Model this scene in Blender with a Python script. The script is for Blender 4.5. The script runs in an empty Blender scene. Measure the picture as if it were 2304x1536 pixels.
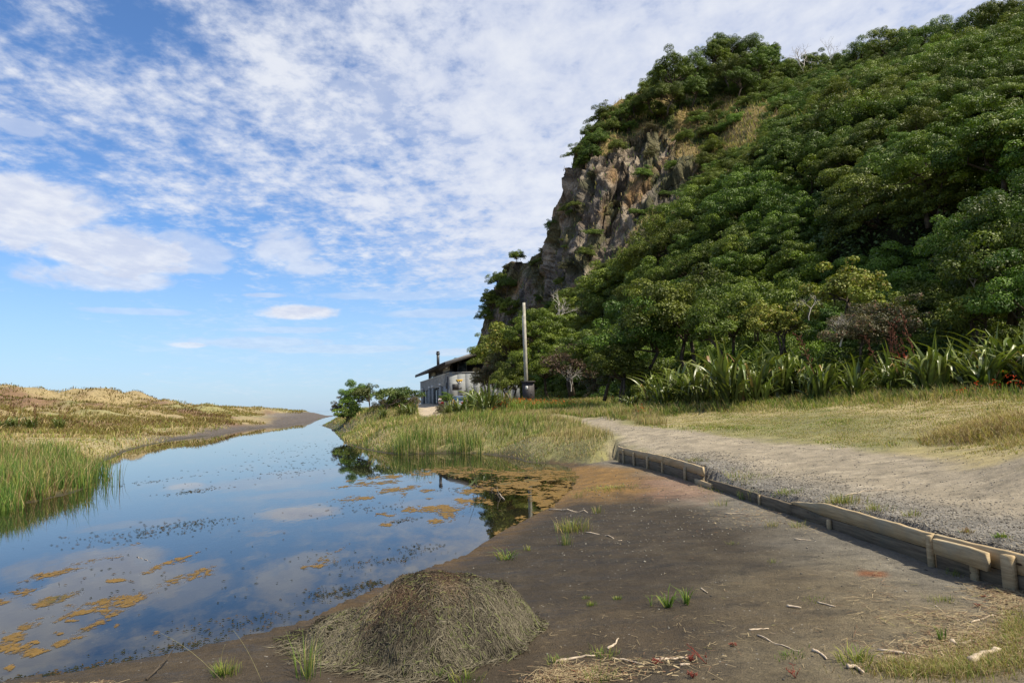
import bpy, math, random
import numpy as np
from mathutils import Vector, Matrix, Euler

random.seed(7)
rng = np.random.default_rng(7)
S = bpy.context.scene
COL = S.collection
R = math.radians

# ------------------------------------------------------------------ camera
CAM_H = 1.70                       # eye height above the water (z = 0)
FPX, CX, CY = 1536.0, 1152.0, 768.0
PITCH, ROLL = R(5.28), R(1.8)
_F = np.array([0, math.cos(PITCH), math.sin(PITCH)])
_U0 = np.array([0, -math.sin(PITCH), math.cos(PITCH)])
_R0 = np.array([1.0, 0, 0])
_U = _U0 * math.cos(ROLL) + _R0 * math.sin(ROLL)
_Rt = _R0 * math.cos(ROLL) - _U0 * math.sin(ROLL)
cam_d = bpy.data.cameras.new("camera")
cam_d.sensor_width = 36.0
cam_d.lens = 24.0
cam_d.clip_start = 0.05
cam_d.clip_end = 20000
cam = bpy.data.objects.new("camera", cam_d)
COL.objects.link(cam)
cam.matrix_world = Matrix(((_Rt[0], _U[0], -_F[0], 0), (_Rt[1], _U[1], -_F[1], 0),
                           (_Rt[2], _U[2], -_F[2], CAM_H), (0, 0, 0, 1)))
S.camera = cam

# ------------------------------------------------------------------ sun, sky, exposure
SUN_DIR = Vector((0.86, -0.46, 1.28)).normalized()     # towards the sun
sun_d = bpy.data.lights.new("sun", 'SUN')
sun_d.energy = 5.0
sun_d.angle = R(0.53)
sun_d.color = (1.0, 0.91, 0.75)
sun = bpy.data.objects.new("sun", sun_d)
COL.objects.link(sun)
sun.rotation_euler = SUN_DIR.to_track_quat('Z', 'Y').to_euler()
SUN_EL = math.asin(SUN_DIR.z)
SUN_AZ = math.atan2(SUN_DIR.x, SUN_DIR.y)
S.view_settings.view_transform = 'Standard'
S.view_settings.look = 'None'
S.view_settings.exposure = 0.52
S.view_settings.gamma = 1.0
S.view_settings.use_curve_mapping = False
SKY_STRENGTH = 0.076


def ray(px, py):
    d = _F + _Rt * ((px - CX) / FPX) + _U * ((CY - py) / FPX)
    return d


def G(px, py, z=0.0):              # where a sight line meets the level z
    d = ray(px, py)
    t = (z - CAM_H) / d[2]
    return (d[0] * t, d[1] * t)


def D(px, py, Y):                  # the point of a sight line at ground distance Y
    d = ray(px, py)
    t = Y / d[1]
    return np.array([d[0] * t, Y, CAM_H + d[2] * t])


def proj(P):
    P = np.asarray(P, float)
    q = P - np.array([0, 0, CAM_H])
    f = q @ _F
    return CX + FPX * (q @ _Rt) / f, CY - FPX * (q @ _U) / f


# ------------------------------------------------------------------ node helpers
class NT:
    def __init__(s, tree):
        s.t = tree

    def n(s, typ, **kw):
        nd = s.t.nodes.new(typ)
        ins = kw.pop('ins', {})
        for k, v in kw.items():
            setattr(nd, k, v)
        for k, v in ins.items():
            s.put(nd.inputs[k], v)
        return nd

    def put(s, sock, v):
        if isinstance(v, bpy.types.NodeSocket):
            s.t.links.new(v, sock)
        else:
            if isinstance(v, (tuple, list)) and len(v) == 3 and sock.type == 'RGBA':
                v = (*v, 1)
            sock.default_value = v

    def m(s, op, a, b=0.0, c=0.0, clamp=False):
        nd = s.t.nodes.new('ShaderNodeMath')
        nd.operation = op
        nd.use_clamp = clamp
        s.put(nd.inputs[0], a)
        s.put(nd.inputs[1], b)
        s.put(nd.inputs[2], c)
        return nd.outputs[0]

    def noise(s, vec, scale, detail=4, rough=0.55, dist=0.0):
        nd = s.n('ShaderNodeTexNoise', ins={'Scale': scale, 'Detail': detail, 'Roughness': rough, 'Distortion': dist})
        if vec is not None:
            s.put(nd.inputs['Vector'], vec)
        return nd.outputs['Fac']

    def ss(s, x, lo, hi, a=0.0, b=1.0):
        nd = s.n('ShaderNodeMapRange', interpolation_type='SMOOTHSTEP')
        s.put(nd.inputs['Value'], x)
        s.put(nd.inputs['From Min'], lo)
        s.put(nd.inputs['From Max'], hi)
        s.put(nd.inputs['To Min'], a)
        s.put(nd.inputs['To Max'], b)
        return nd.outputs['Result']

    def mix(s, f, a, b, bt='MIX'):
        nd = s.n('ShaderNodeMix', data_type='RGBA', blend_type=bt)
        s.put(nd.inputs['Factor'], f)
        s.put(nd.inputs[6], a)
        s.put(nd.inputs[7], b)
        return nd.outputs[2]


# ------------------------------------------------------------------ world sky with clouds
W = bpy.data.worlds.new("World")
S.world = W
W.use_nodes = True
wt = W.node_tree
wt.nodes.clear()
k = NT(wt)
out = k.n('ShaderNodeOutputWorld')
bg = k.n('ShaderNodeBackground')
bg.inputs['Strength'].default_value = SKY_STRENGTH
wt.links.new(bg.outputs[0], out.inputs[0])
sky = k.n('ShaderNodeTexSky', sky_type='NISHITA')
sky.sun_disc = False
sky.sun_elevation = SUN_EL
sky.sun_rotation = SUN_AZ
sky.air_density = 1.0
sky.dust_density = 0.6
sky.ozone_density = 2.2
tc = k.n('ShaderNodeTexCoord')
sep = k.n('ShaderNodeSeparateXYZ', ins={'Vector': tc.outputs['Generated']})
dx, dy, dz = sep.outputs
el = k.m('ARCSINE', dz)
az = k.m('ARCTAN2', dx, dy)
zz = k.m('ADD', k.m('MAXIMUM', dz, 0.0), 0.10)
pu = k.m('DIVIDE', dx, zz)
pv = k.m('DIVIDE', dy, zz)
pl = k.n('ShaderNodeCombineXYZ', ins={'X': pu, 'Y': pv, 'Z': 0.0}).outputs[0]
# high rippled cloud: two layers of noise on a level plane far above
mp = k.n('ShaderNodeMapping', ins={'Vector': pl, 'Rotation': (0, 0, R(28)), 'Scale': (1.0, 0.72, 1.0)}).outputs[0]
low = k.noise(pl, 0.55, 2, 0.5)
mid = k.noise(mp, 2.3, 5, 0.6, 0.2)
rip = k.noise(mp, 8.5, 7, 0.62, 0.15)
rip2 = k.noise(pl, 21.0, 5, 0.62, 0.1)
# coverage grows towards the zenith and to the right of the view
cov = k.m('ADD', k.m('MULTIPLY', k.ss(el, R(4), R(22)), 0.19),
          k.m('MULTIPLY', k.ss(az, R(-38), R(0)), 0.24))
cov = k.m('ADD', cov, k.m('MULTIPLY', k.m('SUBTRACT', low, 0.5), 0.80))
cov = k.m('ADD', cov, k.m('MULTIPLY', k.m('SUBTRACT', mid, 0.5), 0.62))
cov = k.m('ADD', cov, k.m('MULTIPLY', k.m('SUBTRACT', rip, 0.5), 0.66))
cov = k.m('ADD', cov, k.m('MULTIPLY', k.m('SUBTRACT', rip2, 0.5), 0.40))
thin = k.ss(cov, 0.06, 0.44, 0.0, 0.88)
thin = k.m('MULTIPLY', thin, k.ss(el, R(5), R(14), 0.25, 1.0))
# thin bright veil to the upper right
veil = k.m('MULTIPLY', k.ss(el, R(18), R(34)), k.ss(az, R(-6), R(24)))
thin = k.m('MAXIMUM', thin, k.m('MULTIPLY', veil, k.ss(mid, 0.30, 0.62, 0.45, 0.95)))


def azel(px, py):
    d = ray(px, py)
    d = d / np.linalg.norm(d)
    return math.atan2(d[0], d[1]), math.asin(d[2])


ae = k.n('ShaderNodeCombineXYZ', ins={'X': az, 'Y': el, 'Z': 0.0}).outputs[0]
mp2 = k.n('ShaderNodeMapping', ins={'Vector': ae, 'Scale': (1.0, 2.0, 1.0)}).outputs[0]
bn = k.noise(mp2, 9.0, 6, 0.6, 0.4)
bn2 = k.noise(mp2, 26.0, 5, 0.6, 0.3)
edge = k.m('ADD', k.m('MULTIPLY', k.m('SUBTRACT', bn, 0.5), 2.6), k.m('MULTIPLY', k.m('SUBTRACT', bn2, 0.5), 1.0))
blob_mask = None
# (px, py, half width, half height, density)
for (bx, by, hw, hh, dn) in [(95, 455, 190, 85, 0.95), (240, 560, 230, 70, 0.9), (60, 500, 180, 90, 0.9),
                             (200, 620, 200, 40, 0.75), (420, 560, 150, 50, 0.55),
                             (672, 702, 105, 20, 0.95), (640, 560, 90, 60, 0.7), (690, 600, 80, 26, 0.65),
                             (560, 770, 180, 17, 0.4), (880, 250, 330, 110, 0.55), (470, 600, 60, 20, 0.5),
                             (1000, 560, 160, 60, 0.45), (40, 285, 80, 22, 0.5), (900, 665, 260, 12, 0.35), (800, 785, 240, 11, 0.35), (1000, 705, 180, 12, 0.4), (430, 776, 55, 9, 0.7), (1010, 792, 100, 12, 0.5), (640, 742, 170, 9, 0.35), (590, 664, 60, 7, .5), (300, 700, 160, 10, .35)]:
    a0, e0 = azel(bx, by)
    a1, _ = azel(bx + hw, by)
    _, e1 = azel(bx, by - hh)
    r2 = k.m('ADD', k.m('POWER', k.m('DIVIDE', k.m('SUBTRACT', az, a0), a1 - a0), 2.0),
             k.m('POWER', k.m('DIVIDE', k.m('SUBTRACT', el, e0), e1 - e0), 2.0))
    mk = k.m('SUBTRACT', 1.0, r2)
    mk = k.m('ADD', mk, edge)
    mk = k.ss(mk, 0.0, 0.75, 0.0, dn)
    blob_mask = mk if blob_mask is None else k.m('MAXIMUM', blob_mask, mk)
cloud = k.m('MAXIMUM', thin, blob_mask)
hz = k.ss(el, R(-1), R(15), 0.60, 0.0)
# cloud colour: white tops, faintly violet-grey thinner parts
ccol = k.mix(k.ss(k.m('ADD', k.m('MULTIPLY', rip, 0.6), k.m('MULTIPLY', mid, 0.4)), 0.38, 0.66), (6.0, 6.5, 7.9), (8.1, 8.3, 8.8))
skc = k.mix(1.0, sky.outputs[0], (0.90, 1.22, 1.58), 'MULTIPLY')
skc = k.mix(hz, skc, (4.9, 6.3, 8.3))
fin = k.mix(cloud, skc, ccol)
wt.links.new(fin, bg.inputs['Color'])


# ------------------------------------------------------------------ materials
def mat(name):
    m_ = bpy.data.materials.new(name)
    m_.use_nodes = True
    m_.node_tree.nodes.clear()
    kk = NT(m_.node_tree)
    o = kk.n('ShaderNodeOutputMaterial')
    return m_, kk, o


def principled(kk, o, col, rough=0.8, spec=0.3, bump=None, bstr=0.3, bdist=0.02, metal=0.0):
    p = kk.n('ShaderNodeBsdfPrincipled')
    kk.put(p.inputs['Base Color'], col)
    kk.put(p.inputs['Roughness'], rough)
    kk.put(p.inputs['Specular IOR Level'], spec)
    kk.put(p.inputs['Metallic'], metal)
    if bump is not None:
        b = kk.n('ShaderNodeBump', ins={'Strength': bstr, 'Distance': bdist, 'Height': bump})
        kk.t.links.new(b.outputs[0], p.inputs['Normal'])
    kk.t.links.new(p.outputs[0], o.inputs[0])
    return p


def simple(name, col, rough=0.7, spec=0.3, var=0.25, scale=6.0, bstr=0.2, bdist=0.01, metal=0.0):
    m_, kk, o = mat(name)
    t = kk.n('ShaderNodeTexCoord').outputs['Object']
    nz = kk.noise(t, scale, 6, 0.65)
    c = kk.mix(kk.ss(nz, 0.3, 0.7), tuple(x * (1 - var) for x in col), tuple(min(1, x * (1 + var)) for x in col))
    principled(kk, o, c, rough, spec, kk.noise(t, scale * 5, 5, 0.6), bstr, bdist, metal)
    return m_


def leafy(name, tint=(1, 1, 1), rough=0.45, spec=0.4, trans=0.3, objvar=0.25):
    """reads the Col attribute; each plant varies a little as a whole"""
    m_, kk, o = mat(name)
    a = kk.n('ShaderNodeAttribute', attribute_name='Col').outputs['Color']
    oi = kk.n('ShaderNodeObjectInfo')
    c = kk.mix(1.0, a, tint, 'MULTIPLY')
    hs = kk.n('ShaderNodeHueSaturation', ins={'Color': c,
              'Hue': kk.ss(oi.outputs['Random'], 0, 1, 0.5 - 0.035 * objvar * 4, 0.5 + 0.02 * objvar * 4),
              'Value': kk.ss(kk.m('FRACT', kk.m('MULTIPLY', oi.outputs['Random'], 7.31)), 0, 1, 1 - objvar, 1 + objvar),
              'Saturation': 1.0})
    c = hs.outputs[0]
    p = kk.n('ShaderNodeBsdfPrincipled')
    kk.put(p.inputs['Base Color'], c)
    kk.put(p.inputs['Roughness'], rough)
    kk.put(p.inputs['Specular IOR Level'], spec)
    tr = kk.n('ShaderNodeBsdfTranslucent')
    c2 = kk.mix(1.0, c, (1.15, 1.3, 0.5), 'MULTIPLY')
    kk.put(tr.inputs[0], c2)
    mx = kk.n('ShaderNodeMixShader', ins={0: trans})
    kk.t.links.new(p.outputs[0], mx.inputs[1])
    kk.t.links.new(tr.outputs[0], mx.inputs[2])
    kk.t.links.new(mx.outputs[0], o.inputs[0])
    return m_


M = {}
M['leaf'] = leafy('tree_leaves', rough=0.5, spec=0.24, trans=0.16, objvar=0.17)
M['shrubleaf'] = leafy('shrub_leaves', rough=0.52, spec=0.24, trans=0.2)
M['flax'] = leafy('flax_leaves', rough=0.38, spec=0.5, trans=0.2, objvar=0.12)
M['grass'] = leafy('grass_blades', rough=0.7, spec=0.15, trans=0.3, objvar=0.0)
M['weed'] = leafy('dried_weed', rough=0.85, spec=0.1, trans=0.05, objvar=0.0)
M['bark'] = simple('bark', (0.075, 0.06, 0.045), 0.9, 0.1, 0.4, 8, 0.5, 0.03)
M['deadwood'] = simple('dead_wood', (0.36, 0.30, 0.24), 0.9, 0.1, 0.3, 14, 0.4, 0.01)
M['stick'] = simple('driftwood', (0.42, 0.34, 0.25), 0.9, 0.1, 0.35, 25, 0.4, 0.004)
M['pole'] = simple('pole_wood', (0.33, 0.31, 0.255), 0.85, 0.1, 0.25, 5, 0.4, 0.01)


# ------------------------------------------------------------------ mesh helpers
def np_mesh(name, V, tris=None, quads=None, col=None, smooth=False):
    me = bpy.data.meshes.new(name)
    V = np.ascontiguousarray(V, np.float32)
    nt = 0 if tris is None else len(tris)
    nq = 0 if quads is None else len(quads)
    me.vertices.add(len(V))
    me.vertices.foreach_set('co', V.ravel())
    me.loops.add(nt * 3 + nq * 4)
    parts, starts = [], []
    if nt:
        parts.append(np.asarray(tris, np.int32).ravel())
        starts.append(np.arange(nt) * 3)
    if nq:
        parts.append(np.asarray(quads, np.int32).ravel())
        starts.append(nt * 3 + np.arange(nq) * 4)
    me.loops.foreach_set('vertex_index', np.concatenate(parts))
    me.polygons.add(nt + nq)
    me.polygons.foreach_set('loop_start', np.concatenate(starts).astype(np.int32))
    me.update(calc_edges=True)
    if smooth:
        me.polygons.foreach_set('use_smooth', np.ones(nt + nq, bool))
    if col is not None:
        c = np.ones((len(V), 4), np.float32)
        c[:, :3] = col
        at = me.color_attributes.new('Col', 'FLOAT_COLOR', 'POINT')
        at.data.foreach_set('color', c.ravel())
    return me


def link(name, me, material=None, parent=None, loc=None):
    o = bpy.data.objects.new(name, me)
    COL.objects.link(o)
    if material is not None and me is not None and not me.materials:
        me.materials.append(material)
    if parent is not None:
        o.parent = parent
    if loc is not None:
        o.location = loc
    return o


def tag(o, label=None, cat=None, group=None, kind=None):
    if label:
        o['label'] = label
    if cat:
        o['category'] = cat
    if group:
        o['group'] = group
    if kind:
        o['kind'] = kind
    return o


def empty(name, loc=(0, 0, 0), rz=0.0):
    o = bpy.data.objects.new(name, None)
    o.empty_display_size = 0.2
    COL.objects.link(o)
    o.location = loc
    o.rotation_euler = (0, 0, rz)
    return o


class MB:
    """collects boxes and tubes into one mesh"""
    def __init__(s):
        s.V, s.Q, s.T, s.n = [], [], [], 0

    def add(s, V, Q=(), T=()):
        V = np.asarray(V, float)
        s.V.append(V)
        for q in Q:
            s.Q.append([i + s.n for i in q])
        for t in T:
            s.T.append([i + s.n for i in t])
        s.n += len(V)

    def box(s, c, size, rot=None, bevel=0.0):
        hx, hy, hz_ = [v / 2 for v in size]
        P = np.array([[sx * hx, sy * hy, sz * hz_] for sz in (-1, 1) for sy in (-1, 1) for sx in (-1, 1)])
        if rot is not None:
            P = P @ np.array(rot).T
        P = P + np.array(c)
        s.add(P, [(0, 2, 3, 1), (4, 5, 7, 6), (0, 1, 5, 4), (2, 6, 7, 3), (0, 4, 6, 2), (1, 3, 7, 5)])

    def prism(s, poly, n0, n1):
        """poly: list of 3d points; extruded from +n0 to +n1 (vectors)"""
        A = [np.array(p) + np.array(n0) for p in poly]
        B = [np.array(p) + np.array(n1) for p in poly]
        n = len(poly)
        base = s.n
        s.V.append(np.array(A + B))
        s.n += 2 * n
        for i in range(n):
            j = (i + 1) % n
            s.Q.append([base + i, base + j, base + n + j, base + n + i])
        for i in range(1, n - 1):
            s.T.append([base, base + i + 1, base + i])
            s.T.append([base + n, base + n + i, base + n + i + 1])

    def tube(s, pts, rad, sides=6, cap=True):
        pts = np.asarray(pts, float)
        n = len(pts)
        rad = np.broadcast_to(np.asarray(rad, float), (n,))
        d = np.gradient(pts, axis=0)
        d /= np.linalg.norm(d, axis=1)[:, None] + 1e-9
        up = np.array([0, 0, 1.0]) if abs(d[0][2]) < 0.9 else np.array([1.0, 0, 0])
        base = s.n
        th = np.arange(sides) / sides * 2 * math.pi
        for i in range(n):
            a = np.cross(d[i], up)
            a /= np.linalg.norm(a) + 1e-9
            b = np.cross(d[i], a)
            s.V.append(pts[i] + rad[i] * (np.cos(th)[:, None] * a + np.sin(th)[:, None] * b))
        s.n += n * sides
        for i in range(n - 1):
            for j in range(sides):
                j2 = (j + 1) % sides
                s.Q.append([base + i * sides + j, base + i * sides + j2, base + (i + 1) * sides + j2, base + (i + 1) * sides + j])
        if cap:
            for j in range(1, sides - 1):
                s.T.append([base, base + j + 1, base + j])
                q = base + (n - 1) * sides
                s.T.append([q, q + j, q + j + 1])

    def mesh(s, name, smooth=False, col=None):
        return np_mesh(name, np.concatenate(s.V), s.T or None, s.Q or None, col, smooth)

    def build(s, name, material, parent=None, smooth=False, col=None):
        return link(name, s.mesh(name, smooth, col), material, parent)


# ------------------------------------------------------------------ noise in numpy
def vnoise(x, y, seed=0):
    xi = np.floor(x).astype(np.int64)
    yi = np.floor(y).astype(np.int64)
    xf, yf = x - xi, y - yi
    u, v = xf * xf * (3 - 2 * xf), yf * yf * (3 - 2 * yf)

    def h(a, b):
        n = (a * 374761393 + b * 668265263 + seed * 1442695041) & 0xffffffff
        n = ((n ^ (n >> 13)) * 1274126177) & 0xffffffff
        return ((n ^ (n >> 16)) & 0xffff) / 65535.0
    return (h(xi, yi) * (1 - u) + h(xi + 1, yi) * u) * (1 - v) + (h(xi, yi + 1) * (1 - u) + h(xi + 1, yi + 1) * u) * v


def fbm(x, y, oct_=4, seed=0, gain=0.5):
    s_, a, t = 0, 1.0, 0
    for i in range(oct_):
        s_ = s_ + a * vnoise(x * 2 ** i + 13.7 * i, y * 2 ** i - 7.1 * i, seed + i)
        t += a
        a *= gain
    return s_ / t                         # 0..1


def sstep(x, a, b):
    t = np.clip((x - a) / (b - a), 0, 1)
    return t * t * (3 - 2 * t)


def seg_dist(P, A, B):
    d = B - A
    t = np.clip(((P - A) @ d) / (d @ d + 1e-12), 0, 1)
    return np.hypot(*(P - (A + t[:, None] * d)).T)


def poly_sd(P, poly):
    """signed distance, positive inside"""
    poly = np.asarray(poly, float)
    dist = np.full(len(P), 1e9)
    inside = np.zeros(len(P), bool)
    n = len(poly)
    for i in range(n):
        A, B = poly[i], poly[(i + 1) % n]
        dist = np.minimum(dist, seg_dist(P, A, B))
        cond = (A[1] > P[:, 1]) != (B[1] > P[:, 1])
        with np.errstate(divide='ignore', invalid='ignore'):
            xi = (B[0] - A[0]) * (P[:, 1] - A[1]) / (B[1] - A[1]) + A[0]
        inside ^= cond & (P[:, 0] < xi)
    return np.where(inside, dist, -dist)


def in_poly(x, y, poly):
    return poly_sd(np.stack([x, y], 1), poly) > 0

# ================================================================== GROUND
pond_px = [(-1200, 1640), (-300, 1560), (0, 1532), (182, 1505), (362, 1475), (517, 1438), (700, 1390), (780, 1350),
           (900, 1300), (1044, 1247), (1131, 1193), (1190, 1165), (1240, 1140), (1285, 1100), (1300, 1072), (1285, 1054),
           (1256, 1043), (1187, 1040), (1169, 1033), (1137, 1026), (1059, 1019), (975, 1019), (900, 1022), (860, 1018),
           (809, 1008), (775, 995), (758, 977), (746, 964), (724, 957), (742, 948), (756, 940), (768, 933),
           (753, 935), (690, 948.5), (638, 956), (599, 961), (560, 964), (455, 982), (396, 989), (330, 1002), (284, 1015),
           (231, 1040), (200, 1095), (165, 1108), (82, 1128), (0, 1140), (-300, 1185), (-1500, 1330)]
POND = np.array([G(a, b, 0.0) for a, b in pond_px])
wall_base_px = [(1394, 1040), (1440, 1052), (1500, 1066), (1580, 1092), (1650, 1113), (1721, 1138), (1795, 1163), (1877, 1190),
                (1990, 1231), (2122, 1278), (2210, 1304), (2286, 1328)]
WZ = 0.10
WALL = [np.array(G(a, b, WZ)) for a, b in wall_base_px]
dlast = (WALL[-1] - WALL[-3]) / np.linalg.norm(WALL[-1] - WALL[-3])
WALL += [WALL[-1] + dlast * 1.0, WALL[-1] + dlast * 3.0]
WALL = np.array(WALL)
MUD = np.array([G(a, b, 0.05) for a, b in [(-3000, 1800), (0, 1500), (517, 1400), (780, 1300), (1044, 1200), (1150, 1120), (1200, 1060), (1240, 1035), (1330, 1046), (1380, 1038)]]
               + [tuple(w) for w in WALL] + [(WALL[-1][0] + .3, -8.0), (-9, -8)])

land = []
for (px, py, z) in [  # sight line meets the ground at height z
        (1060, 1000, .35), (1180, 1010, .35), (1300, 1025, .25), (1000, 985, .6), (1200, 980, .65), (1330, 1000, .5),
        (900, 985, .45), (820, 985, .25), (1100, 960, 1.0), (960, 962, 1.0), (870, 962, .8), (790, 965, .3),
        (1400, 1004, .47), (1500, 1000, .55), (1400, 965, .75), (1290, 950, .85), (1350, 955, .8), (1230, 945, 1.0),
        (1600, 1055, .38), (1650, 1085, .26), (1720, 1104, .24), (1780, 1122, .27), (1760, 1060, .36), (1850, 1090, .36), (2000, 1100, .38), (2000, 1170, .36), (2304, 1180, .40),
        (2304, 1220, .38), (2700, 1400, .38), (2700, 1150, .55), (1700, 1000, .55), (1900, 1010, .58), (2200, 1050, .6),
        (1500, 950, .85), (1700, 945, .95), (1900, 955, .9), (2100, 960, .9), (2250, 985, .8), (2304, 925, 1.2),
        (2600, 960, 1.2), (3000, 1100, .9),
        (0, 1100, .22), (150, 1070, .2), (-400, 1130, .3), (100, 1020, .55), (300, 985, .35), (-300, 1040, .8),
        (150, 985, .7), (400, 975, .3), (530, 950, .45), (600, 950, .5)]:
    land.append((*G(px, py, z), z))
for (px, py, Y) in [  # sight line meets the ground at distance Y
        (1420, 926, 29), (1560, 915, 28.5), (1700, 908, 27), (1850, 900, 25.5), (2000, 895, 24), (2150, 890, 22.5), (2304, 890, 21), (2600, 900, 18),
        (1190, 906, 46), (1090, 925, 40), (1050, 922, 55), (962, 923, 64), (965, 937, 46), (970, 946, 34), (1000, 940, 40), (930, 940, 44), (850, 925, 52), (900, 920, 60), (1330, 925, 40), (1250, 925, 42),
        (800, 932, 56), (945, 911, 100), (1000, 911, 88), (1080, 911, 85), (1150, 905, 85), (1250, 905, 85), (950, 913, 130), (870, 917, 110), (1200, 908, 130),
        (800, 922, 120), (790, 924, 160),
        (40, 884, 118), (130, 897, 118), (320, 902, 135), (430, 914, 150), (-200, 895, 110), (-600, 900, 120), (120, 893, 125), (225, 885, 122), (300, 908, 125), (400, 910, 148), (330, 915, 135), (480, 914, 155), (560, 916, 160),
        (620, 924, 170), (695, 930, 175), (755, 927, 190), (40, 940, 60), (200, 945, 72), (350, 940, 88), (450, 938, 100), (-300, 950, 60),
        (560, 940, 105), (640, 940, 115), (700, 937, 130), (100, 925, 80), (300, 928, 100), (500, 925, 128), (600, 935, 140)]:
    P = D(px, py, Y)
    land.append(tuple(P))
for x, y, z in [(-160, 260, -1.5), (0, 260, -1.5), (100, 260, 1), (-300, 200, -1.2), (-60, 232, -.8), (60, 200, 2), (60, 100, 3), (40, 40, 3.0), (30, 10, 1.5),
                (12, -10, .5), (-60, 20, 1.0), (-60, 60, 2.2), (-120, 100, 5), (-30, -10, .3), (200, 100, 5), (-200, 20, 3), (300, 300, 2), (-400, 400, -3), (400, 0, 4), (0, 500, -4), (-400, -100, 3), (60, -60, 1)]:
    land.append((x, y, z))
land = np.array(land)
mudp = [(*G(px, py, z), z) for (px, py, z) in [
    (1200, 1500, .03), (1800, 1300, .10), (2250, 1500, .13), (700, 1500, .03), (1500, 1400, .08), (1600, 1200, .09), (1450, 1090, .09),
    (1400, 1050, .12), (1330, 1060, .05), (1300, 1200, .05), (2286, 1335, .10), (1877, 1200, .10), (1580, 1100, .10), (300, 1530, .03),
    (900, 1400, .02), (1150, 1250, .02), (1250, 1150, .02), (2700, 1600, .2), (100, 1560, .03)]] + [(0, 1, .1), (-8, -6, .15), (5, -6, .3), (3, 1, .2)]
mudp = np.array(mudp)


def mq_fit(P, c):
    X = P[:, :2]
    d = np.sqrt(((X[:, None] - X[None]) ** 2).sum(2) + c * c)
    n = len(P)
    A = np.zeros((n + 1, n + 1))
    A[:n, :n] = d + np.eye(n) * 1e-4
    A[:n, n] = 1
    A[n, :n] = 1
    return np.linalg.solve(A, np.append(P[:, 2], 0))


land_c, mud_c = mq_fit(land, 1.5), mq_fit(mudp, 0.3)


def mq_eval(Q, P, w, c):
    out_ = np.full(len(Q), w[-1])
    for i in range(len(P)):
        out_ += w[i] * np.sqrt((Q[:, 0] - P[i, 0]) ** 2 + (Q[:, 1] - P[i, 1]) ** 2 + c * c)
    return out_


def height(Q, detail=True):
    Q = np.atleast_2d(np.asarray(Q, float))[:, :2]
    r = np.hypot(Q[:, 0], Q[:, 1])
    L = mq_eval(Q, land, land_c, 1.5)
    Mh = mq_eval(Q, mudp, mud_c, 0.3)
    msd = poly_sd(Q, MUD)
    h = L + (Mh - L) * sstep(msd, -0.20, -0.12)
    psd = poly_sd(Q, POND)
    far = Q[:, 1] > 215
    w = 0.5 + 0.025 * r
    land_h = 0.012 + np.maximum(h, 0.02) * sstep(-psd, -0.05, w)
    land_h = np.where(msd > -.12, 0.008 + np.maximum(Mh, 0.01) * sstep(-psd, -0.05, 0.6), land_h)
    bed = -0.02 - 0.5 * sstep(psd, 0, 2.0 + 0.05 * r)
    z = np.where(psd > 0, bed, land_h)
    z = np.where(far, h, z)
    if detail:
        dune = sstep(Q[:, 0] * -1, 6, 30) * sstep(r, 45, 90) * sstep(-psd, 0, 25) * (Q[:, 1] < 190)
        z = z + dune * ((fbm(Q[:, 0] / 14, Q[:, 1] / 14, 5, 3) - 0.5) * 4.6 + (fbm(Q[:, 0] / 4, Q[:, 1] / 4, 4, 5) - 0.5) * 2.2)
        rough = np.where(psd > 0, 0.4, 1.0)
        z = z + rough * (fbm(Q[:, 0] * 3.1, Q[:, 1] * 3.1, 4, 9) - 0.5) * 0.030 * np.minimum(1, 0.25 + r / 20)
        z = z + rough * (fbm(Q[:, 0] * 14, Q[:, 1] * 14, 3, 19) - 0.5) * 0.012
        z = z + (1 - sstep(msd, -1, 0)) * sstep(-psd, 1, 6) * (fbm(Q[:, 0] * .5, Q[:, 1] * .5, 3, 29) - 0.5) * 0.22 * sstep(r, 12, 30)
    return z


def ground(x, y):
    return float(height(np.array([[x, y]]))[0])


def hit(px, py, tmax=260.0):
    """where a sight line first meets the ground"""
    d = ray(px, py)
    t = np.geomspace(1.5, tmax, 420)
    P = d[None, :] * t[:, None]
    z = CAM_H + P[:, 2]
    g = np.maximum(height(P[:, :2], False), 0)
    i = np.argmax(z < g)
    if not (z < g).any():
        i = len(t) - 1
    return np.array([P[i, 0], P[i, 1], g[i]])


PATH = np.array([hit(a, b)[:2] for a, b in [(1250, 932), (1270, 936), (1330, 943), (1400, 951), (1500, 964), (1600, 979), (1700, 993), (1800, 1001),
                 (1950, 1012), (2100, 1030), (2304, 1055), (2700, 1110)]] + [(9, -8), (6, -8)] +
                [tuple(WALL[i] + np.array([.25, 0])) for i in range(len(WALL) - 1, -1, -1)] +
                [tuple(hit(a, b)[:2]) for a, b in [(1400, 990), (1330, 962), (1280, 945), (1245, 938)]])
DRIVE = np.array([D(a, 915, b)[:2] for a, b in [(948, 42), (992, 42), (1030, 62), (1030, 75), (1140, 80), (1150, 98), (925, 120), (930, 75)]])

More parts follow.
